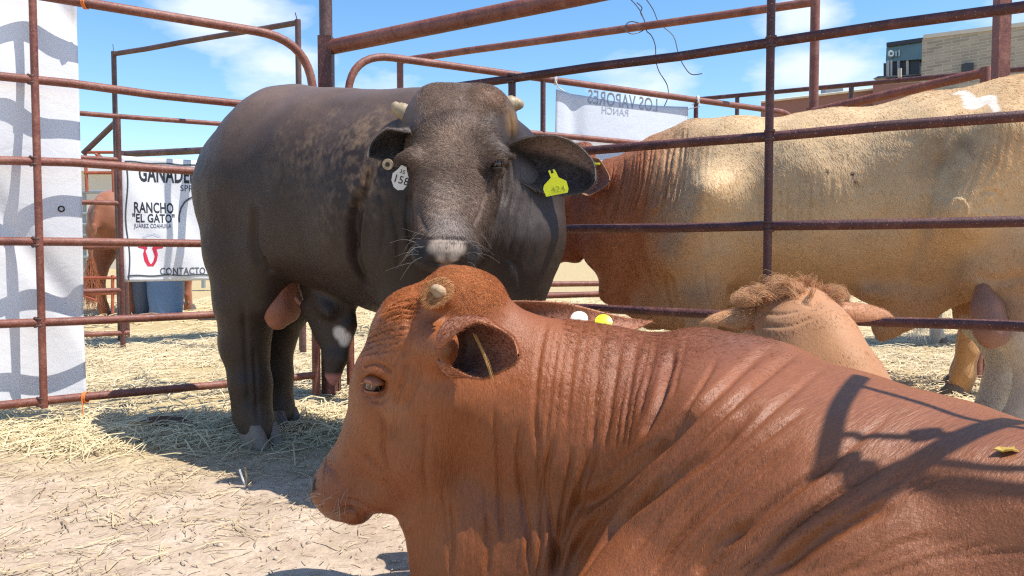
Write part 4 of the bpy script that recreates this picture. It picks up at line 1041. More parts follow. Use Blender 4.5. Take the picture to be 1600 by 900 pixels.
                      ([(828, 300), (826, 340), (812, 390), (800, 430)], .006, .005), ([(845, 350), (830, 400), (815, 440)], .010, .006), ([(790, 400), (810, 420), (815, 455)], .01, .008)]: cr(pts, w, d)
    # face modelling
    for pts, w, d in [([(728, 140), (722, 165), (718, 200)], .022, .003), ([(755, 262), (764, 252), (778, 247), (788, 252)], .005, -.006), ([(757, 270), (770, 274), (784, 270), (790, 262)], .005, -.004),
                      ([(742, 262), (752, 272), (766, 276)], .008, .007), ([(648, 270), (652, 300), (664, 345), (672, 365)], .010, .006), ([(764, 285), (752, 320), (738, 352)], .012, .006),
                      ([(660, 374), (690, 372), (735, 375)], .006, .004), ([(668, 408), (695, 414), (725, 408)], .006, .008), ([(790, 150), (800, 200), (796, 240)], .008, .006)]: cr(pts, w, d)
    S.family([(660, 210), (680, 225), (700, 235)], [(650, 320), (680, 335), (700, 340)], 14, .0035, .0014, 4); S.family([(730, 215), (755, 210), (780, 205)], [(730, 330), (745, 325), (755, 320)], 12, .0035, .0014, 4)
    sx, sy = S.screen(); v0 = S.v0
    dark = np.array([.034, .0215, .017]); col = np.tile(dark, (len(v0), 1))
    def mixc(m, c_): col[:] = col * (1 - m[:, None]) + np.array(c_) * m[:, None]
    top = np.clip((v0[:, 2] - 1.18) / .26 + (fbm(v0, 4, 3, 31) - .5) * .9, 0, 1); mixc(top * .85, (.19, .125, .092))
    # sun-bleached and dusty patch on the ribs
    rn = .45 * fbm(v0 * np.array([1, 1, .45]), 9, 3, 33) + .55 * fbm(v0 * np.array([1, 1, .6]), 85, 3, 34)
    for px, py, r, amt in ((470, 240, .22, .55), (545, 230, .26, .75), (590, 215, .2, .7), (520, 320, .2, .35), (455, 200, .14, .45), (575, 290, .14, .6)):
        mixc(S.blobmask(px, py, r, .9) * np.clip((rn - .42) * 4, 0, 1) * min(1, amt * .65), (.27, .175, .105))
    hv = S.blobmask(705, 270, .24, .5); mixc(hv * .95, (.135, .092, .068))
    mixc(S.blobmask(700, 215, .10, .9) * .8, (.32, .225, .165)); mixc(S.blobmask(695, 300, .07, .9) * .7, (.28, .21, .165)); mixc(S.blobmask(700, 350, .075, .9) * .7, (.25, .205, .18))
    mixc(S.blobmask(765, 150, .085, .8) * .75, (.22, .13, .085)); mixc(S.blobmask(800, 190, .06, .8) * .7, (.26, .15, .07)); mixc(S.blobmask(660, 160, .09, .8) * .7, (.23, .155, .115)); mixc(S.blobmask(710, 150, .09, .8) * .5, (.22, .15, .11))
    mixc(S.blobmask(650, 270, .055, .8) * .8, (.05, .04, .04)); mixc(S.blobmask(640, 330, .06, .8) * .8, (.06, .05, .048)); mixc(S.blobmask(762, 268, .045, .6), (.035, .027, .024)); mixc(S.blobmask(778, 225, .05, .8) * .6, (.20, .17, .15))
    mixc(S.blobmask(745, 310, .05, .8) * .5, (.20, .14, .11)); mixc(S.blobmask(636, 258, .025, .6), (.03, .024, .022))
    mixc(S.blobmask(655, 395, .045, .6), (.03, .025, .025)); mixc(S.blobmask(742, 400, .04, .6), (.035, .03, .03))
    mixc(S.blobmask(832, 330, .16, .9) * .5, (.085, .07, .065)); mixc(S.blobmask(812, 270, .08, .9) * .6, (.15, .12, .105))
    for px, py, r in ((682, 386, .030), (700, 388, .030), (716, 388, .028), (690, 402, .022), (708, 402, .022)): mixc(S.blobmask(px, py, r, .6) * .9, (.52, .41, .32))
    for py in (388, 396, 404, 412): mixc(S.blobmask(697, py, .006, .5) * .7, (.10, .07, .06))
    mixc(S.blobmask(697, 414, .03, .7) * .7, (.30, .18, .14)); mixc(S.blobmask(657, 396, .021, .5), (.012, .009, .009)); mixc(S.blobmask(740, 395, .021, .5), (.012, .009, .009))
    low = np.clip((.2 - v0[:, 2]) / .15 + (fbm(v0, 12, 3, 37) - .5), 0, 1); mixc(low * .45, (.16, .115, .085))
    wp = np.maximum(S.blobmask(530, 522, .034, .5), S.blobmask(538, 530, .034, .5)) * (v0[:, 2] < .7); mixc(wp, (.62, .56, .50))
    mixc(np.clip((.335 - v0[:, 2]) / .02, 0, 1) * (np.linalg.norm(v0 - P(521, 600, 3.0), axis=1) < .07), (.42, .18, .15))
    mixc(((sx > 412) & (sx < 468) & (sy > 405) & (sy < 470) & (v0[:, 2] < .78)) * .0, (.4, .2, .1))
    col *= (.75 + .5 * fbm(v0, 6, 3, 39))[:, None]
    root = thing('standing_bull', 'dark brown nearly black bull standing at left and facing the camera', 'bull', (K(.5, 0, 0)[0], K(.5, 0, 0)[1], 0))
    S.build('body', mat_coat('dark_coat', (0, .2, 0), .46, .0, (70, 70, 10), .5, .28, .4), root, col)
    hc = P(705, 280, 2.35)
    def flow(p, n_):
        g = np.tile(a * -.7 + np.array([0, 0, -.8]), (len(p), 1)); d = p - hc; hm = (np.linalg.norm(d, axis=1) < .26) & (p[:, 1] < 2.62)
        q = P(708, 235, 2.3); dd = p - q; g2 = np.stack([dd[:, 0] * 8, dd[:, 1] * 0, dd[:, 2] * 5 + .15], 1)
        g = np.where(hm[:, None], g2 + 1e-4, g); return g + .7 * np.stack([fbm(p, 7, 2, 41) - .5, fbm(p, 7, 2, 42) - .5, fbm(p, 7, 2, 43) - .5], 1)
    vis = np.where((S.n @ unit([.1, -1, .3])) > -.4, 1., .1)
    fur('coat_hair', root, S.v, S.q, S.n, col * 1.05, 110000, .012, .00038, flow, .07, vis, 11, M['hair'], .22)
    fw = hv * (S.n[:, 1] < .2)
    fur('face_hair', root, S.v, S.q, S.n, np.clip(col * 1.5, 0, 1), 42000, .016, .00055, flow, .26, fw, 12, M['hair'], .3, vary=.55)
    pw = np.maximum(S.blobmask(690, 150, .09, .6), S.blobmask(760, 150, .09, .6))
    fur('poll_hair', root, S.v, S.q, S.n, np.clip(col * 1.45, 0, 1), 9000, .013, .00045, lambda p, n_: np.tile(np.array([.0, -.4, -.2]), (len(p), 1)) + 2 * np.stack([fbm(p, 25, 2, 1) - .5, fbm(p, 25, 2, 2) - .5, fbm(p, 25, 2, 3) - .5], 1), .28, pw, 13)
    # hooves
    for l, fwd in ((-.13, .07), (.12, -.08)): hoof_pair(root, K(.055 + fwd, l, 0), a, M['hoof_pale'] if l < 0 else M['hoof'], 1.12, .085)
    for l in (-.17, .17): hoof_pair(root, K(1.08, l, 0), a, M['hoof'], 1.1, .08)
    # scrotum
    Bs = Blob((-1.4, 2.8, .2), (-.6, 3.6, .9), .010); sc = P(437, 470, 3.22)
    Bs.chain([(P(430, 412, 3.16), (.035, .05)), (P(432, 440, 3.12), (.045, .06)), (P(434, 482, 3.12), (.060, .062)), (P(434, 500, 3.12), (.044, .042))], a, .03)
    Bs.chain([(P(452, 432, 3.15), (.034, .034)), (P(455, 470, 3.15), (.044, .044)), (P(452, 488, 3.15), (.044, .044))], a, .02)
    v, q = Bs.mesh(); v = laplace(v, q, 2); v, q = subdiv(v, q); v = laplace(v, q, 1); me = mesh_np('scrotum', v, q)
    cs = np.tile(np.array([.27, .10, .055]), (len(v), 1)) * (.7 + .6 * fbm(v, 14, 3, 3))[:, None]; set_col(me, cs); link('scrotum', me, mat_coat('skin', (0, 0, 0), .55, .1, (40, 40, 20), .5), root)
    # belly skin strip
    Bq = Blob((-1.3, 2.7, .4), (-.5, 3.5, .95), .010); Bq.chain([(P(420, 420, 3.17), (.02, .025)), (P(438, 440, 3.16), (.016, .022)), (P(456, 462, 3.13), (.013, .02)), (P(474, 478, 3.10), (.008, .010))], U, .02)
    v, q = Bq.mesh(); v = laplace(v, q, 3); me = mesh_np('groin_skin', v, q); set_col(me, np.tile(np.array([.30, .13, .075]), (len(v), 1)) * (.8 + .4 * fbm(v, 14, 3, 3))[:, None]); link('groin_skin', me, bpy.data.materials['skin'], root)
    # ears
    me_ = mat_coat('dark_ear', (0, 1.57, 0), .55, .3, (60, 60, 10), .4)
    e1, ax, op, sd = ear('ear', root, P(790, 244, 2.50), P(930, 284, 2.40), unit([-.12, -1, -.18]), .088, me_, (.12, .092, .075), (.040, .028, .026), (.0, 0, .010), .50, .30, .62, 1.15, .62, low=((.26, .17, .13), -1), thick=.009, furn=7000, furlen=.014)
    ear('ear', root, P(648, 236, 2.43), P(574, 246, 2.40), unit([.1, -1, -.75]), .062, me_, (.12, .09, .075), (.02, .016, .018), (0, 0, .008), .5, .6, .7, .7, .6, thick=.010, furn=3000, furlen=.012)
    # horns
    horn(root, [P(655, 190, 2.56), P(633, 176, 2.56), P(620, 168, 2.56), P(615, 160, 2.555)], [.034, .029, .022, .008], M['horn'])
    horn(root, [P(770, 172, 2.56), P(795, 164, 2.56), P(808, 163, 2.56), P(817, 165, 2.555)], [.038, .031, .023, .009], M['horn'])
    # eyes
    for c_, y_ in ((P(776, 256, 2.362), 1), (P(633, 257, 2.366), 0)): eyeball(root, c_ + np.array([0, .006 + .004 * (1 - y_), 0]), .0165, M['eye'])
    EC = P(776, 256, 2.362) + np.array([0, .006, 0]); lid(root, EC, .0165, (.1, -.2, 1), .52, M['lid_dark'], 'upper_eyelid', (.1, -1, 0), 24, (.06, .05, .05)); lid(root, EC, .0165, (0, 0, -1), .6, M['lid_dark'], 'lower_eyelid', (.1, -1, 0))
    # tags
    tc = P(868, 287, 2.325); xd = unit([1, -.1, .13]); zd = unit(np.cross(unit(np.cross(xd, [0, 0, 1])), xd) + np.array([0, -.12, 0])); zd = unit(zd - xd * (zd @ xd)); s_ = 2.33 / 1200
    tg = plate(root, [(x * s_, y * s_) for x, y in [(-17, -18), (17, -16), (19, -10), (17, 2), (6, 9), (3, 18), (1, 22), (-1.5, 22), (-.5, 17), (-4.5, 16), (-6, 22), (-8.5, 21), (-6, 10), (-18, 0), (-20, -6)]], tc, xd, zd, .0022, M['yellow'], 'ear_tag')
    nn = np.cross(xd, zd); nn = nn if nn[1] < 0 else -nn
    st = MB().tube([P(864, 269, 2.33), P(864, 269, 2.33) + nn * .006], [.008, .006], 12).build('tag_stud', M['black'], tg)
    place_text('424', tc - xd * .016 - zd * .026 + nn * .0016, xd, zd, nn, .028, M['tag_ink'], tg, bold=.0002, name='digits')
    wc = P(626, 277, 2.36); xd = unit([.93, .15, -.28]); zd = unit(np.cross(np.cross(xd, [0, 0, 1]), xd)); s_ = 2.43 / 1200
    tg = plate(root, [(x * s_, y * s_) for x, y in [(-4, 18), (4, 18), (6, 12), (12, 2), (13, -8), (9, -17), (1, -20), (-6, -17), (-12, -8), (-13, 2), (-7, 11)]], wc, xd, zd, .0022, M['white_pl'], 'ear_tag')
    nn = np.cross(xd, zd); nn = nn if nn[1] < 0 else -nn
    place_text('158', wc - xd * .021 - zd * .019 + nn * .0016, xd, zd, nn, .034, M['black'], tg, width=.042, name='digits'); place_text('35', wc - xd * .008 + zd * .012 + nn * .0016, xd, zd, nn, .017, M['black'], tg, name='digits')
    q = P(606, 257, 2.385); n_ = unit([0, -1, -.1])
    tg = MB().tube([q, q + n_ * .005], [.0175, .0165], 18).build('tag_button', M['horn'], root); smooth_edges(tg)
    tg = MB().tube([q + n_ * .004, q + n_ * .0065], [.0075, .0075], 12).build('tag_hole', M['black'], root)
    lines = []
    for i in range(26):
        sd_ = rng.choice([-1, 1]); x = 697 + sd_ * rng.uniform(30, 50); y = rng.uniform(360, 410); q = S.hit(x, y)
        if q is None: continue
        d_ = unit([sd_ * rng.uniform(.5, 1.4), -.7, rng.uniform(-.5, .3)]); l = rng.uniform(.03, .10); lines.append([q, q + d_ * l * .5 + [0, 0, .004], q + d_ * l + [0, 0, rng.uniform(-.03, .01)]])
    strands('whiskers', root, lines, .0003, M['hair'], (.32, .28, .24))
    return S, root
M['tag_ink'] = mat_simple('faded_tag_ink', (.45, .50, .03), .5, .1)

# ---------------------------------------------------------------- pale yellow bull behind the right fence
def yellow_bull():
    B = Blob((.1, 2.65, -.02), (3.0, 5.3, 1.72), .0155)
    U = (0, 0, 1)
    a = unit(P(1100, 320, 4.0) - P(1500, 290, 3.4)); a[2] = 0; a = unit(a); b = np.array([a[1], -a[0], 0]); b = b if b[1] < 0 else -b  # b points to the camera
    rump = P(1720, 292, 3.20)
    B.chain([(rump, (.27, .41)), (P(1590, 287, 3.34), (.34, .445)), (P(1450, 305, 3.55), (.35, .44)), (P(1290, 318, 3.80), (.37, .43)), (P(1150, 322, 4.02), (.35, .44)), (P(1040, 335, 4.22), (.28, .415)), (P(960, 340, 4.4), (.20, .35))], U, .10)
    B.chain([(P(1160, 232, 4.02), (.14, .10)), (P(1090, 240, 4.14), (.13, .155)), (P(1035, 262, 4.25), (.11, .12))], U, .10)   # hump
    B.chain([(P(960, 335, 4.4), (.16, .31)), (P(920, 320, 4.5), (.13, .22))], U, .08)
    B.seg(P(1120, 300, 3.74), P(1075, 400, 3.86), (.10, .17), (.09, .12), b, .12); B.seg(P(1062, 300, 4.02), P(1048, 400, 4.0), (.06, .12), (.06, .10), b, .10)   # shoulder
    B.seg(P(1570, 215, 3.10), P(1500, 330, 3.20), (.10, .12), (.12, .18), b, .14); B.seg(P(1462, 205, 3.32), P(1475, 212, 3.28), .05, .05, U, .14)   # hip point and thigh
    # head low, facing left
    B.chain([(P(905, 275, 4.55), (.12, .13)), (P(882, 320, 4.57), (.115, .14)), (P(868, 370, 4.58), (.085, .11)), (P(852, 400, 4.6), (.07, .075)), (P(858, 408, 4.6), (.06, .06))], (-.9, 0, .3), .06)
    B.chain([(P(910, 350, 4.55), (.08, .14)), (P(890, 392, 4.57), (.06, .085))], (-.5, 0, .5), .06)
    B.seg(P(905, 240, 4.55), P(912, 240, 4.56), .07, .07, U, .05)
    B.chain([(P(960, 420, 4.38), (.06, .20)), (P(1030, 455, 4.2), (.08, .20)), (P(1100, 480, 4.0), (.12, .15))], U, .08)       # dewlap
    # shoulder and forelegs
    for l, s in ((.20, 0), (-.18, .06)):
        c0 = P(1115, 395, 4.0) + b * (l - .0) - a * s
        ft = c0 * [1, 1, 0]
        B.chain([(c0 + [0, 0, .22], (.10, .17)), (c0, (.10, .16)), (c0 + [0, 0, -.22], (.08, .105)), (ft + [0, 0, .42], (.062, .07)), (ft + [0, 0, .22], (.05, .052)), (ft + [0, 0, .1], (.058, .06)), (ft + [0, 0, .04], (.065, .07))], a, .06)
    # hind legs
    for l, s in ((.20, 0.0), (-.16, .10)):
        c0 = P(1640, 330, 3.28) + b * l + a * s; ft = (P(1625, 395, 3.3) + b * l + a * s) * [1, 1, 0]
        B.chain([(c0 + [0, 0, .0], (.14, .25)), (c0 + a * .07 + [0, 0, -.2], (.13, .21)), (ft + a * .08 + [0, 0, .52], (.10, .13)), (ft + [0, 0, .38], (.068, .085)), (ft + a * .02 + [0, 0, .2], (.055, .062)), (ft + a * .05 + [0, 0, .08], (.065, .07)), (ft + a * .05 + [0, 0, .04], (.07, .08))], a, .08)
    B.chain([(P(1540, 430, 3.2), (.10, .08)), (P(1500, 450, 3.38), (.06, .05)), (P(1430, 478, 3.48), (.05, .085)), (P(1385, 505, 3.55), (.035, .075)), (P(1375, 530, 3.56), (.02, .03))], U, .07)   # sheath fold
    B.chain([(P(1352, 455, 3.6), (.12, .04)), (P(1450, 462, 3.5), (.10, .05))], U, .08)
    S = Skin(B, 1, 2); S.bumpy(.020, 2.6, 52); S.bumpy(.010, 5, 53); S.bumpy(.002, 20, 54)
    cr = S.crease
    S.family([(950, 232), (945, 290), (930, 345)], [(1085, 205), (1075, 270), (1060, 330)], 17, .010, .010, 5)
    S.family([(1040, 205), (1040, 260), (1035, 330)], [(1120, 200), (1110, 240), (1110, 280)], 9, .008, .006, 5)
    for pts, w, d in [([(1010, 300), (1000, 350), (1005, 400), (1035, 470)], .018, .014), ([(1040, 430), (1050, 480), (1060, 520)], .014, .010), ([(1100, 420), (1105, 460), (1120, 500)], .010, .008), ([(1128, 420), (1130, 470), (1135, 500)], .012, .010),
                      ([(1010, 330), (1030, 320), (1032, 300)], .016, -.010), ([(1440, 300), (1438, 350), (1425, 400), (1408, 440)], .03, .022), ([(1105, 300), (1105, 360), (1110, 400)], .02, .01),
                      ([(1470, 240), (1450, 300), (1440, 340)], .03, .010), ([(1520, 430), (1560, 440), (1600, 430)], .02, .012)]: cr(pts, w, d)
    S.family([(1180, 290), (1175, 330), (1180, 360)], [(1320, 270), (1320, 320), (1310, 370)], 9, .012, .005, 8); S.family([(1460, 200), (1440, 250), (1430, 300)], [(1600, 200), (1590, 260), (1560, 300)], 9, .013, .005, 8)
    # brands: ridged ring marks
    ringp = lambda cx, cy, rx, ry, t0, t1: [(cx + rx * math.cos(q), cy + ry * math.sin(q)) for q in np.linspace(t0, t1, 9)]
    cr(ringp(1496, 328, 16, 17, -2.9, .9), .006, -.008, .2); cr(ringp(1547, 312, 17, 14, -3.2, .6), .007, .010, -.3); cr(ringp(1552, 328, 12, 9, -.3, 3.3), .006, -.007, .2)
    sx, sy = S.screen(); v0 = S.v0; col = np.tile(np.array([.63, .44, .24]), (len(v0), 1))
    def mixc(m, c_): col[:] = col * (1 - m[:, None]) + np.array(c_) * m[:, None]
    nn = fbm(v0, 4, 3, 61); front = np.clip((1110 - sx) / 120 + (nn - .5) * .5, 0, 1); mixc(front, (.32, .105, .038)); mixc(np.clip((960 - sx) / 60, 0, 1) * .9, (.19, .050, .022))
    low = np.clip((.95 - v0[:, 2]) / .35, 0, 1) * (sx > 1000); mixc(low * .75 * (1 - front), (.36, .17, .078)); mixc(np.clip((sx - 1380) / 200, 0, 1) * np.clip((v0[:, 2] - .9) * 2, 0, 1) * .6, (.50, .30, .13))  # low: redder brown belly, with the lower side's shade painted into the coat
    mixc(((v0[:, 2] < .52) & (sx > 1500)) * np.clip((.60 - v0[:, 2]) / .15, 0, 1), (.60, .52, .42))
    for px, py, r, amt in ((1480, 225, .13, .7), (1500, 245, .09, .7), (1560, 240, .08, .4), (1390, 178, .07, .6), (1250, 270, .08, .35), (1340, 268, .05, .55), (1330, 285, .03, .5), (1440, 260, .1, .35), (1200, 300, .12, .3)):
        mixc(S.blobmask(px, py, r, .95) * amt * np.clip((fbm(v0, 16, 3, 63) - .3) * 2.5, 0, 1), (.24, .14, .07))
    mixc(S.blobmask(1100, 220, .14, .9) * .4, (.34, .18, .09)); mixc(S.blobmask(1090, 470, .12, .8) * .5, (.30, .20, .14))
    for px, py in ((1332, 272), (1337, 284), (1292, 268), (1540, 157)): mixc(S.blobmask(px, py, .010, .3), (.08, .04, .03))
    bm = np.zeros(len(v0))
    # white freeze brand: a wandering S shape
    for i, (px, py) in enumerate(spl_px([(1493, 147), (1504, 145), (1514, 154), (1520, 164), (1530, 161), (1540, 155), (1548, 156), (1553, 165), (1558, 174)])):
        r = .011 + .026 * math.exp(-((i - 19) / 11.) ** 2); q = S.hit(px, py)
        if q is not None: m = np.clip((r - np.linalg.norm(v0 - q, axis=1)) / .006 + .5, 0, 1); mixc(m, (.80, .70, .58)); bm = np.maximum(bm, m)
    col *= (.82 + .36 * fbm(v0, 6, 3, 69))[:, None]
    g0 = P(1350, 395, 3.75)
    root = thing('standing_bull', 'big pale yellow bull with a white brand standing behind the right fence', 'bull', (g0[0], g0[1], 0))
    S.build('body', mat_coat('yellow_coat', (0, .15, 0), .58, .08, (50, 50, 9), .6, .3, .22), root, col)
    flow = lambda p, n_: np.tile(-a * .5 + np.array([0, 0, -.9]), (len(p), 1)) + 1.0 * np.stack([fbm(p, 5, 2, 71) - .5, fbm(p, 5, 2, 72) - .5, fbm(p, 5, 2, 73) - .5], 1)
    vis = np.where((S.n @ unit([-.1, -1, .3])) > -.4, 1., .1)
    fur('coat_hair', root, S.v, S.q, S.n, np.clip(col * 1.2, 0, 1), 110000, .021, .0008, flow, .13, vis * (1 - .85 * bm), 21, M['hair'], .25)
    mt_ = mat_coat('brown_ear', (0, 1.57, 0), .5, .3, (60, 60, 10), .4)
    ear('ear', root, P(900, 270, 4.22), P(952, 282, 4.10), unit([-.1, -1, 0]), .10, mt_, (.36, .16, .07), (.26, .07, .035), (0, 0, 0), .5, .7, .8, .5, thick=.009, furn=1500, furlen=.014)
    q = P(926, 256, 4.12); 
    plate(root, [(-.04, -.004), (.04, -.004), (.04, .006), (-.04, .006)], q, unit([1, 0, -.05]), np.array([0, -.5, .86]), .004, M['yellow'], 'ear_tag')
    Bs = Blob((1.5, 2.6, .2), (2.6, 3.7, .9), .012)
    Bs.chain([(P(1536, 452, 3.15), (.035, .03)), (P(1540, 480, 3.12), (.045, .05)), (P(1546, 515, 3.10), (.055, .055)), (P(1548, 530, 3.10), (.042, .04))], a, .04); Bs.seg(P(1560, 475, 3.12), P(1566, 525, 3.08), .022, .032, a, .02)
    v, q = Bs.mesh(); v = laplace(v, q, 2); v, q = subdiv(v, q); me = mesh_np('scrotum', v, q); set_col(me, np.tile(np.array([.30, .145, .095]), (len(v), 1)) * (.75 + .5 * fbm(v, 12, 3, 3))[:, None]); link('scrotum', me, bpy.data.materials['skin'], root)
    for l, s in ((.20, 0.0), (-.16, .10)): hoof_pair(root, (P(1625, 395, 3.3) + b * l + a * (s + .07)) * [1, 1, 0], a, M['hoof_pale'], 1.15, .08)
    for l, s in ((.20, 0), (-.18, .06)): hoof_pair(root, (P(1115, 395, 4.0) + b * l - a * (s - .02)) * [1, 1, 0], a, M['hoof'], 1.1, .08)
    return S, root

# ---------------------------------------------------------------- tan animal lying beyond the red bull, seen from behind its neck
def tan_cow():
    B = Blob((.3, 1.8, -.02), (2.2, 3.1, .86), .0125); U = (0, 0, 1)
    B.chain([(P(1225, 470, 2.42), (.07, .06)), (P(1235, 490, 2.38), (.095, .085)), (P(1245, 510, 2.30), (.115, .10)), (P(1262, 548, 2.22), (.135, .115)), (P(1290, 625, 2.14), (.165, .15)), (P(1320, 740, 2.12), (.20, .18)), (P(1450, 850, 2.10), (.22, .22)), (P(1600, 860, 2.05), (.22, .22))], (-.1, .3, 1), .07)
    B.chain([(P(1280, 486, 2.25), (.035, .025)), (P(1300, 522, 2.15), (.05, .04)), (P(1325, 575, 2.08), (.065, .05)), (P(1365, 640, 2.02), (.08, .06))], (.3, .3, 1), .06)
    B.chain([(P(1215, 500, 2.42), (.08, .10)), (P(1190, 560, 2.55), (.07, .09)), (P(1180, 600, 2.62), (.05, .06))], U, .06)   # face turned away
    B.chain([(P(1330, 740, 2.0), (.1, .12)), (np.array([.75, 2.05, .08]), (.06, .07)), (np.array([.9, 2.2, .05]), (.045, .05))], U, .06)
    S = Skin(B, 1, 2); S.bumpy(.005, 7, 83)
    for pts, w, d in [([(1165, 500), (1175, 510), (1180, 520)], .01, .008), ([(1180, 485), (1215, 492), (1250, 486)], .008, .004), ([(1190, 508), (1230, 510), (1270, 495)], .008, .004), ([(1250, 470), (1270, 480), (1280, 470)], .007, .006)]: S.crease(pts, w, d)
    v0 = S.v0; col = np.tile(np.array([.40, .180, .070]), (len(v0), 1)) * (.85 + .3 * fbm(v0, 6, 3, 89))[:, None]
    m = S.blobmask(1235, 490, .12, .8)[:, None] * .5; col = col * (1 - m) + np.array([.40, .20, .10]) * m
    g = P(1320, 395, 2.2); root = thing('lying_cow', 'orange tan animal lying behind the red bull, seen from behind with shaggy poll', 'cow', (g[0], g[1], 0))
    S.build('body', mat_coat('tan_coat', (0, .3, 0), .55, .3, (60, 60, 12), .4, .3, .25), root, col)
    fur('coat_hair', root, S.v, S.q, S.n, np.clip(col * 1.15, 0, 1), 30000, .016, .0007, lambda p, n_: np.tile(np.array([.4, -.8, -.5]), (len(p), 1)), .07, None, 31, M['hair'], .2)
    # shaggy poll made of locks
    lines = []; cols = 0
    for i in range(150):
        px = rng.uniform(1170, 1298); h = 1 - ((px - 1235) / 75) ** 2; py = 476 - max(0, h) * rng.uniform(4, 32); Y = rng.uniform(2.22, 2.42)
        c0 = P(px, py, Y); dr = unit([(px - 1265) / 40 + rng.normal(0, .3), -.35 + rng.normal(0, .25), rng.normal(.25, .25)]); l = rng.uniform(.032, .06)
        for k in range(24):
            j = rng.normal(0, .007, 3); p0 = c0 + j; e_ = dr * l * rng.uniform(.75, 1.15); lines.append([p0, p0 + e_ * .4 + [0, 0, .010], p0 + e_ * .8 + [0, 0, .008], p0 + e_ + [0, 0, -.012] - j * .6])
    strands('poll_locks', root, lines, .0006, M['hair'], (.56, .31, .155))
    mt_ = mat_coat('tan_ear', (0, 1.57, 0), .55, .3, (60, 60, 10), .3)
    ear('ear', root, P(1200, 500, 2.34), P(1096, 506, 2.34), unit([0, .7, -.6]), .035, mt_, (.52, .26, .11), (.40, .2, .1), (0, 0, 0), .5, .3, .8, .7, furn=1500)
    ear('ear', root, P(1300, 492, 2.24), P(1393, 498, 2.33), unit([.1, .5, -.7]), .034, mt_, (.42, .18, .075), (.35, .16, .08), (0, 0, 0), .5, .25, .8, .7, furn=1000)
    horn(root, [P(1200, 462, 2.36), P(1180, 464, 2.34), P(1168, 466, 2.325), P(1160, 468, 2.32)], [.018, .016, .012, .005], M['horn'])
    return S, root

# ---------------------------------------------------------------- far animals
def far_cow(name, label, loc, heading, col, scale=1.0, vox=.028, head='down', tail=(.06, .45), seed=5, sock=None, furn=6000):
    a = np.array([math.cos(heading), math.sin(heading), 0]); b = np.array([-a[1], a[0], 0]); L0 = np.array([loc[0], loc[1], 0])
    K = lambda s, l, z: L0 + (a * s + b * l + np.array([0, 0, z])) * scale
    R = lambda *r: tuple(x * scale for x in r)
    c = L0; B = Blob(c - np.array([1.6, 1.6, .02]) * scale, c + np.array([1.6, 1.6, 1.75]) * scale, vox)
    B.chain([(K(-.72, 0, 1.12), R(.22, .30)), (K(-.45, 0, 1.12), R(.29, .36)), (K(0, 0, 1.06), R(.34, .38)), (K(.4, 0, 1.04), R(.31, .38)), (K(.66, 0, 1.04), R(.20, .32))], (0, 0, 1), .09)
    B.chain([(K(.6, 0, 1.15), R(.16, .25)), (K(.9, 0, 1.15), R(.12, .17)), (K(1.05, 0, 1.12), R(.10, .13)), (K(1.2, 0, .95), R(.07, .09)), (K(1.27, 0, .84), R(.06, .06))], (0, 0, 1), .06)
    for l in (-.17, .17):
        B.chain([(K(-.60, l, .98), R(.14, .24)), (K(-.60, l * 1.05, .75), R(.12, .18)), (K(-.68, l, .50), R(.06, .08)), (K(-.66, l, .28), R(.045, .05)), (K(-.64, l, .12), R(.052, .055)), (K(-.62, l, .03), R(.06, .065))], a, .06)
        B.chain([(K(.5, l, .9), R(.11, .17)), (K(.5, l, .6), R(.07, .09)), (K(.52, l, .42), R(.055, .06)), (K(.52, l, .2), R(.042, .045)), (K(.53, l, .04), R(.058, .06))], a, .06)
    B.chain([(K(-.92, 0, 1.3), R(.035, .035)), (K(-.98, 0, 1.0), R(.028, .028)), (K(-.97, tail[0], tail[1] + .2), R(.022, .022))], (0, 0, 1), .04)
    S = Skin(B, 1, 2); S.bumpy(.012, 4, seed)
    cc = np.tile(np.array(col), (len(S.v), 1)) * (.75 + .5 * fbm(S.v0, 5, 3, seed))[:, None]
    if sock is not None: m = np.clip((sock[0] - S.v0[:, 2]) / .15, 0, 1)[:, None]; cc = cc * (1 - m) + np.array(sock[1]) * m
    root = thing(name, label, 'cow', (L0[0], L0[1], 0)); S.build('body', bpy.data.materials.get('far_coat') or mat_coat('far_coat', (0, 0, 0), .6, .3, (40, 40, 9), .5, .3, .3), root, cc)
    lines = []
    for i in range(700):
        p0 = K(-.975, tail[0], tail[1] + rng.uniform(.0, .25)) + rng.normal(0, .014, 3); e_ = np.array([rng.normal(0, .05), rng.normal(0, .05), -rng.uniform(.25, .42)]) * scale
        lines.append([p0, p0 + e_ * .35 + rng.normal(0, .012, 3), p0 + e_ * .7 + rng.normal(0, .02, 3), p0 + e_ + rng.normal(0, .012, 3)])
    strands('tail_switch', root, lines, .0016, M['hair'], [min(1, x * 1.25) for x in col])
    mt_ = bpy.data.materials.get('far_ear') or mat_coat('far_ear', (0, 1.57, 0), .5, .3, (60, 60, 10), .3)
    for sg in (-1, 1):
        ear('ear', root, K(.98, sg * .1, 1.2), K(.92, sg * .3, 1.12), unit(a * .6 + np.array([0, 0, -.3])), .05 * scale, mt_, col, tuple(x * .6 for x in col), furn=0, nu=14, nv=10)
        for s_ in (-.59, .56): hoof_pair(root, K(s_, sg * .17, 0), a, M['hoof'], 1.0 * scale, .07)
    return S, root
def roughen(o, amp, sc):
    me = o.data; v = np.empty(len(me.vertices) * 3, np.float32); me.vertices.foreach_get('co', v); v = v.reshape(-1, 3).astype(float)
    c = v.mean(0); v = c + (v - c) * (1 + (fbm(v, sc, 3, 3) - .5) * amp * 90)[:, None]; me.vertices.foreach_set('co', v.astype(np.float32).ravel()); me.update()
_marks = []
def tick(n): _marks.append((n, round(_t.time() - _t0, 1)))
if not globals().get('SKIP_RED'): RED, red_root = red_bull(); tick('red')
DARK, dark_root = dark_bull(); tick('dark')
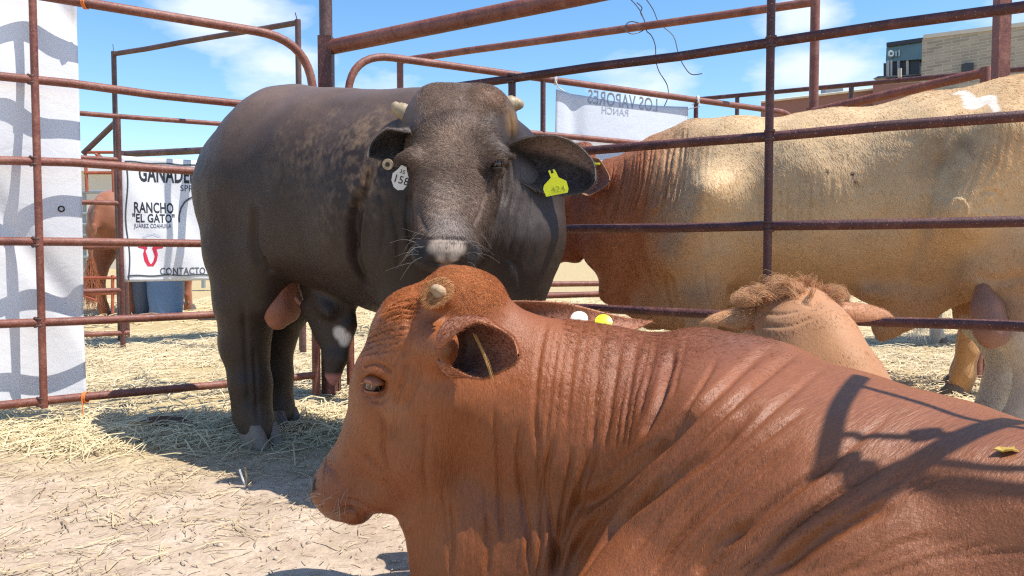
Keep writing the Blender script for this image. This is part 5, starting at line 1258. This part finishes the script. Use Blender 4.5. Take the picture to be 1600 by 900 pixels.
YEL, yel_root = yellow_bull(); tick('yel')
TAN, tan_root = tan_cow(); tick('tan')
p = P(160, 395, 9.3); far_cow('standing_cow', 'brown cow seen from behind between the white cloth and ranch banner', (p[0] + .15, p[1] + .9), math.radians(82), (.27, .10, .05), 1.1, seed=5)
p = P(283, 395, 9.2); far_cow('standing_cow', 'reddish cow whose legs show below the ranch banner', (p[0] + .15, p[1] + .2), math.radians(170), (.34, .16, .10), 1.0, seed=6)
p = P(1470, 395, 4.75); far_cow('standing_cow', 'orange tan cow behind the yellow bull with long blond tail hanging', (p[0] - .58, p[1] - .05), math.radians(150), (.46, .25, .105), .95, .022, tail=(.12, .52), seed=7)
p = P(1525, 395, 6.4); far_cow('standing_cow', 'white legged cow seen farthest back under the yellow bull belly', (p[0] + .45, p[1] + .3), math.radians(20), (.55, .50, .45), .95, seed=8)
tick('far'); print('TIMES', _marks)
# ================================================================ ground
def ground_mat():
    m, nt, b = mat_new('dirt_and_straw_litter'); p = pos(nt)
    big = noise(nt, p, .9, 4, .6); mid = noise(nt, p, 6, 6, .65); fine = noise(nt, p, 60, 5, .7)
    dirt = ramp(nt, mid, [(.3, (.36, .265, .19)), (.5, (.49, .375, .275)), (.7, (.58, .465, .36))])
    ps = pos(nt, (26, 120, 30), (0, 0, .5)); ps2 = pos(nt, (110, 22, 30), (0, 0, .2))
    s1 = noise(nt, ps, 1, 5, .7, 1.2); s2 = noise(nt, ps2, 1, 5, .7, 1.2)
    st = nd(nt, 'ShaderNodeMath', operation='MAXIMUM'); nt.links.new(s1, st.inputs[0]); nt.links.new(s2, st.inputs[1])
    straw = ramp(nt, st.outputs[0], [(.42, (.20, .14, .07)), (.55, (.50, .38, .19)), (.68, (.68, .56, .33))])
    sep = nd(nt, 'ShaderNodeSeparateXYZ'); g = nd(nt, 'ShaderNodeNewGeometry'); nt.links.new(g.outputs['Position'], sep.inputs[0])
    # litter thickens away from the trampled middle of the pen
    mr = nd(nt, 'ShaderNodeMapRange'); mr.inputs['From Min'].default_value = 2.6; mr.inputs['From Max'].default_value = 4.2; nt.links.new(sep.outputs['Y'], mr.inputs['Value'])
    ad = nd(nt, 'ShaderNodeMath', operation='ADD'); nt.links.new(mr.outputs[0], ad.inputs[0]); nt.links.new(big, ad.inputs[1])
    f = ramp(nt, ad.outputs[0], [(.52, (0, 0, 0)), (.95, (.9, .9, .9))])
    c = mix(nt, f, dirt, straw); c = mix(nt, .5, c, ramp(nt, fine, [(.3, (.62, .6, .58)), (.7, (1.35, 1.35, 1.3))]), 'MULTIPLY')
    nt.links.new(c, b.inputs['Base Color']); b.inputs['Roughness'].default_value = .95; b.inputs['Specular IOR Level'].default_value = .15
    n1 = bump(nt, mid, .5, .03); n2 = bump(nt, fine, .7, .006, n1); n3 = bump(nt, st.outputs[0], .5, .006, n2); nt.links.new(n3, b.inputs['Normal']); return m
def gh(x, y):
    p = np.stack([x, y, 0 * x], 1); return (fbm(p, 1.3, 3, 201) - .5) * .05 + (fbm(p, 8, 3, 205) - .5) * .034
def ring_axis(lo, hi, fine_lo, fine_hi, st, far):
    a = np.arange(fine_lo, fine_hi, st); l = []; x = fine_lo; d = st
    while x > lo: d *= far; x -= d; l.append(x)
    r = []; x = a[-1]; d = st
    while x < hi: d *= far; x += d; r.append(x)
    return np.concatenate([l[::-1], a, r])
gx = ring_axis(-1500, 1500, -3.2, 3.4, .03, 1.35); gy = ring_axis(-60, 2500, .5, 7.5, .03, 1.35)
XX, YY = np.meshgrid(gx, gy, indexing='ij'); fl = np.stack([XX.ravel(), YY.ravel()], 1)
near = np.exp(-np.maximum(0, np.maximum(np.abs(fl[:, 0]) - 8, fl[:, 1] - 14)) / 5.)
zz = gh(fl[:, 0], fl[:, 1]) * near
nx_, ny_ = len(gx), len(gy); idx = np.arange(nx_ * ny_).reshape(nx_, ny_)
qd = np.stack([idx[:-1, :-1].ravel(), idx[1:, :-1].ravel(), idx[1:, 1:].ravel(), idx[:-1, 1:].ravel()], 1)
gm = mesh_np('ground', np.column_stack([fl, zz]), qd); ground = link('ground', gm, ground_mat(), None); ground['kind'] = 'structure'
# straw stalks
def straw_mat(name, c1, c2, c3):
    m, nt, b = mat_new(name); at = nd(nt, 'ShaderNodeAttribute', attribute_name='col'); nt.links.new(at.outputs['Color'], b.inputs['Base Color']); b.inputs['Roughness'].default_value = .6; return m
M['straw'] = straw_mat('straw', 0, 0, 0)
def stalks(name, x, y, length, width, lift, seed, colA=(.66, .52, .29), colB=(.34, .24, .13), zoff=0.0):
    r = np.random.default_rng(seed); n = len(x); th = r.uniform(0, math.pi, n) * .8 + r.normal(0, .5, n); L_ = length * r.uniform(.35, 1.4, n); w = width * r.uniform(.5, 1.4, n)
    d = np.stack([np.cos(th), np.sin(th), np.zeros(n)], 1); sd = np.stack([-d[:, 1], d[:, 0], np.zeros(n)], 1); tilt = np.abs(r.normal(0, lift, n)); bend = r.normal(0, .12, n)
    P0 = np.stack([x, y, 0 * x], 1); V = []; seg = 4
    for k in range(seg):
        t = k / (seg - 1); c = P0 + d * (L_ * (t - .5))[:, None] + sd * (bend * L_ * (t - .5) ** 2 * 2)[:, None]
        c[:, 2] = gh(c[:, 0], c[:, 1]) * 1.0 + zoff + .003 + tilt * L_ * t * (1.5 - t) + r.uniform(0, .004, n)
        V += [c - sd * w[:, None] / 2, c + [0, 0, 1] * (w * .45)[:, None], c + sd * w[:, None] / 2]
    V = np.stack(V, 1); F = []
    b_ = np.arange(n)[:, None] * seg * 3
    for k in range(seg - 1):
        for (i, j) in ((0, 1), (1, 2)): F.append(b_ + np.array([[k * 3 + j, k * 3 + i, (k + 1) * 3 + i, (k + 1) * 3 + j]]))
    F = np.concatenate(F); me = mesh_np(name, V.reshape(-1, 3), F); t = r.random(n)[:, None] ** 1.3; cc = np.array(colA) * (1 - t) + np.array(colB) * t; cc = cc * r.uniform(.75, 1.2, (n, 1))
    set_col(me, np.repeat(cc, seg * 3, 0)); o = link(name, me, M['straw'], None); o['kind'] = 'stuff'; return o
r_ = np.random.default_rng(44)
def scatter(n, x0, x1, y0, y1, thr, seed, sc=2.2):
    x = r_.uniform(x0, x1, n); y = r_.uniform(y0, y1, n); k = fbm(np.stack([x, y, 0 * x], 1), sc, 3, seed); m = k + r_.normal(0, .08, n) > thr; return x[m], y[m]
x, y = scatter(11500, -3.2, 3.0, 1.5, 4.0, .56, 301); o = stalks('straw_litter', x, y, .08, .003, .10, 1, (.60, .47, .27), (.28, .195, .115)); meta(o, 'loose pale straw stalks scattered over the dirt of the pen', 'straw')
x, y = scatter(30000, -4.2, 4.5, 3.6, 7.5, .40, 302); o = stalks('straw_litter', x, y, .17, .0050, .16, 2, (.70, .58, .36), (.42, .32, .18)); meta(o, 'thick yellow straw bedding beyond the bull legs', 'straw')
x, y = scatter(9000, -7, 8, 7.3, 13, .42, 303); o = stalks('straw_litter', x, y, .30, .010, .18, 3, (.74, .60, .34), (.45, .34, .18)); meta(o, 'far straw covering the next pens', 'straw')
n = 5200; x = np.concatenate([r_.normal(-2.0, .55, n), r_.normal(-.75, .5, n // 2)]); y = np.concatenate([r_.normal(3.35, .16, n), r_.normal(3.62, .16, n // 2)]); o = stalks('straw_pile', x, y, .15, .0045, .28, 4, (.78, .64, .38), (.42, .32, .17)); meta(o, 'raised wisps of straw heaped along the foot of the left fence', 'straw')
n = 3000; x = r_.uniform(-2.2, .3, n); y = r_.uniform(1.45, 3.2, n); o = stalks('chaff', x, y, .028, .003, .05, 5, (.55, .43, .28), (.32, .22, .14)); meta(o, 'small dark chaff and dry crumbs on the dirt', 'chaff')
# clods and pebbles
n = 2600; V = []; F = []; x = r_.uniform(-3, .6, n); y = r_.uniform(1.5, 4.2, n); s = r_.exponential(.0020, n) + .0015; z = gh(x, y)
ico = np.array([[0, 0, 1], [.9, 0, .3], [.28, .85, .3], [-.73, .53, .3], [-.73, -.53, .3], [.28, -.85, .3], [.7, .5, -.4], [-.3, .8, -.4], [-.9, 0, -.4], [-.3, -.8, -.4], [.7, -.5, -.4]])
ff = np.array([[0, 1, 2], [0, 2, 3], [0, 3, 4], [0, 4, 5], [0, 5, 1], [1, 6, 2], [2, 6, 7], [2, 7, 3], [3, 7, 8], [3, 8, 4], [4, 8, 9], [4, 9, 5], [5, 9, 10], [5, 10, 1], [1, 10, 6]])
vv = ico[None] * s[:, None, None] * r_.uniform(.6, 1.3, (n, 11, 3)) * [1, 1, .6] + np.stack([x, y, z + s * .2], 1)[:, None]
me = mesh_np('clods', vv.reshape(-1, 3), (ff[None] + np.arange(n)[:, None, None] * 11).reshape(-1, 3)); t_ = r_.uniform(.6, 1.2, (n, 1)) * np.array([.46, .35, .26]); set_col(me, np.repeat(t_, 11, 0))
o = link('clods', me, M['straw'], None, False); o['kind'] = 'stuff'; meta(o, 'crumbs of dry earth and small stones on the ground', 'clods')
# dung pat
def lump(name, px, py, r, col, lab, cat, seed, h=.5, flat_=1.0):
    c = G(px, py); import bmesh
    bm = bmesh.new(); bmesh.ops.create_icosphere(bm, subdivisions=4, radius=1)
    v = np.array([list(q.co) for q in bm.verts]); k = 1 + (fbm(v, 1.6, 4, seed) - .5) * .9; v = v * k[:, None] * np.array([r * flat_, r * .55, r * h]) + c + [0, 0, r * h * .35]
    for q, w in zip(bm.verts, v): q.co = w
    me = bpy.data.meshes.new(name); bm.to_mesh(me); bm.free(); o = link(name, me, mat_simple(name, col, .85, .4, 40, .008), None); return meta(o, lab, cat)
lump('dung_pat', 255, 672, .13, (.10, .045, .02), 'flat brown dung pat on the ground left of the dark bull hooves', 'dung', 3, .35)
lump('dung_pat', 222, 676, .07, (.36, .22, .07), 'yellowish dry dung lump beside the brown dung pat', 'dung', 4, .5, 1.2)
t = thing('weed_stub', 'small dry forked stub poking from the dirt near the shadow', 'stub', G(385, 762))
g = G(385, 762); pipe(t, 'stem', [g, g + [-.012, 0, .03], g + [-.022, 0, .062]], .0035, M['string'], n=6); pipe(t, 'stem', [g, g + [.002, 0, .03], g + [-.003, 0, .07]], .0035, M['horn'], n=6)
print('TIMES ground', round(_t.time() - _t0, 1))
# ================================================================ gate frame to the right of the picture: its shadow lies on the red bull
t = thing('gate_frame', 'tall pipe frame just right of the view, casting its shadow on the red bull', 'gate frame', (1.75, 1.1, 0))
XG = 1.18
def caster(pts, Xp=XG):
    out = []
    for x, y in pts:
        h = RED.hit(x, y)
        if h is not None: out.append(h + SUN * ((Xp - h[0]) / SUN[0]))
    return out
def cpipe(name, pts, r, ext=0.0):
    c_ = caster(pts)
    if len(c_) < 2: return None
    # straight stretches stay straight: smooth away the bumps of the hide
    c_ = np.array(c_); k = np.ones(3) / 3
    for _ in range(2): c_[1:-1] = (c_[:-2] + c_[1:-1] * 2 + c_[2:]) / 4
    c_ = list(c_)
    if ext: c_.append(c_[-1] + unit(c_[-1] - c_[-2]) * ext)
    print(name, [tuple(np.round(q, 2)) for q in (c_[0], c_[-1])]); pipe(t, name, spl(c_, 3), r, M['pipe'], n=10); return c_
A1 = cpipe('bent_end', [(1372, 576), (1345, 590), (1318, 615), (1300, 645), (1290, 685), (1288, 735)], .0145)
A2 = cpipe('rail', [(1338, 602), (1400, 618), (1470, 640), (1540, 660)], .0065, .1)
A3 = cpipe('rail', [(1300, 680), (1350, 684), (1400, 682), (1450, 680), (1510, 676)], .0065)
A4 = cpipe('rail', [(1340, 745), (1400, 728), (1450, 708), (1500, 690)], .006)
A5 = cpipe('main_tube', [(1180, 898), (1260, 842), (1340, 785), (1420, 735), (1500, 690), (1560, 662)], .018, .1)
A6 = cpipe('rail', [(1470, 724), (1520, 734), (1570, 736), (1598, 733)], .006, .1)
A7 = cpipe('rail', [(1430, 748), (1480, 762), (1530, 760), (1598, 768)], .008, .1)
for x, y in ((1318, 722), (1343, 738), (1448, 678)):
    q = caster([(x, y)])
    if q: MB().box(q[0], [.03, .026, .026]).build('bracket', M['pipe_dark'], t)
if A5:
    e_ = A5[0 if A5[0][2] < A5[-1][2] else -1]; pipe(t, 'post', [[e_[0], e_[1], 0], e_], .024, M['pipe'])
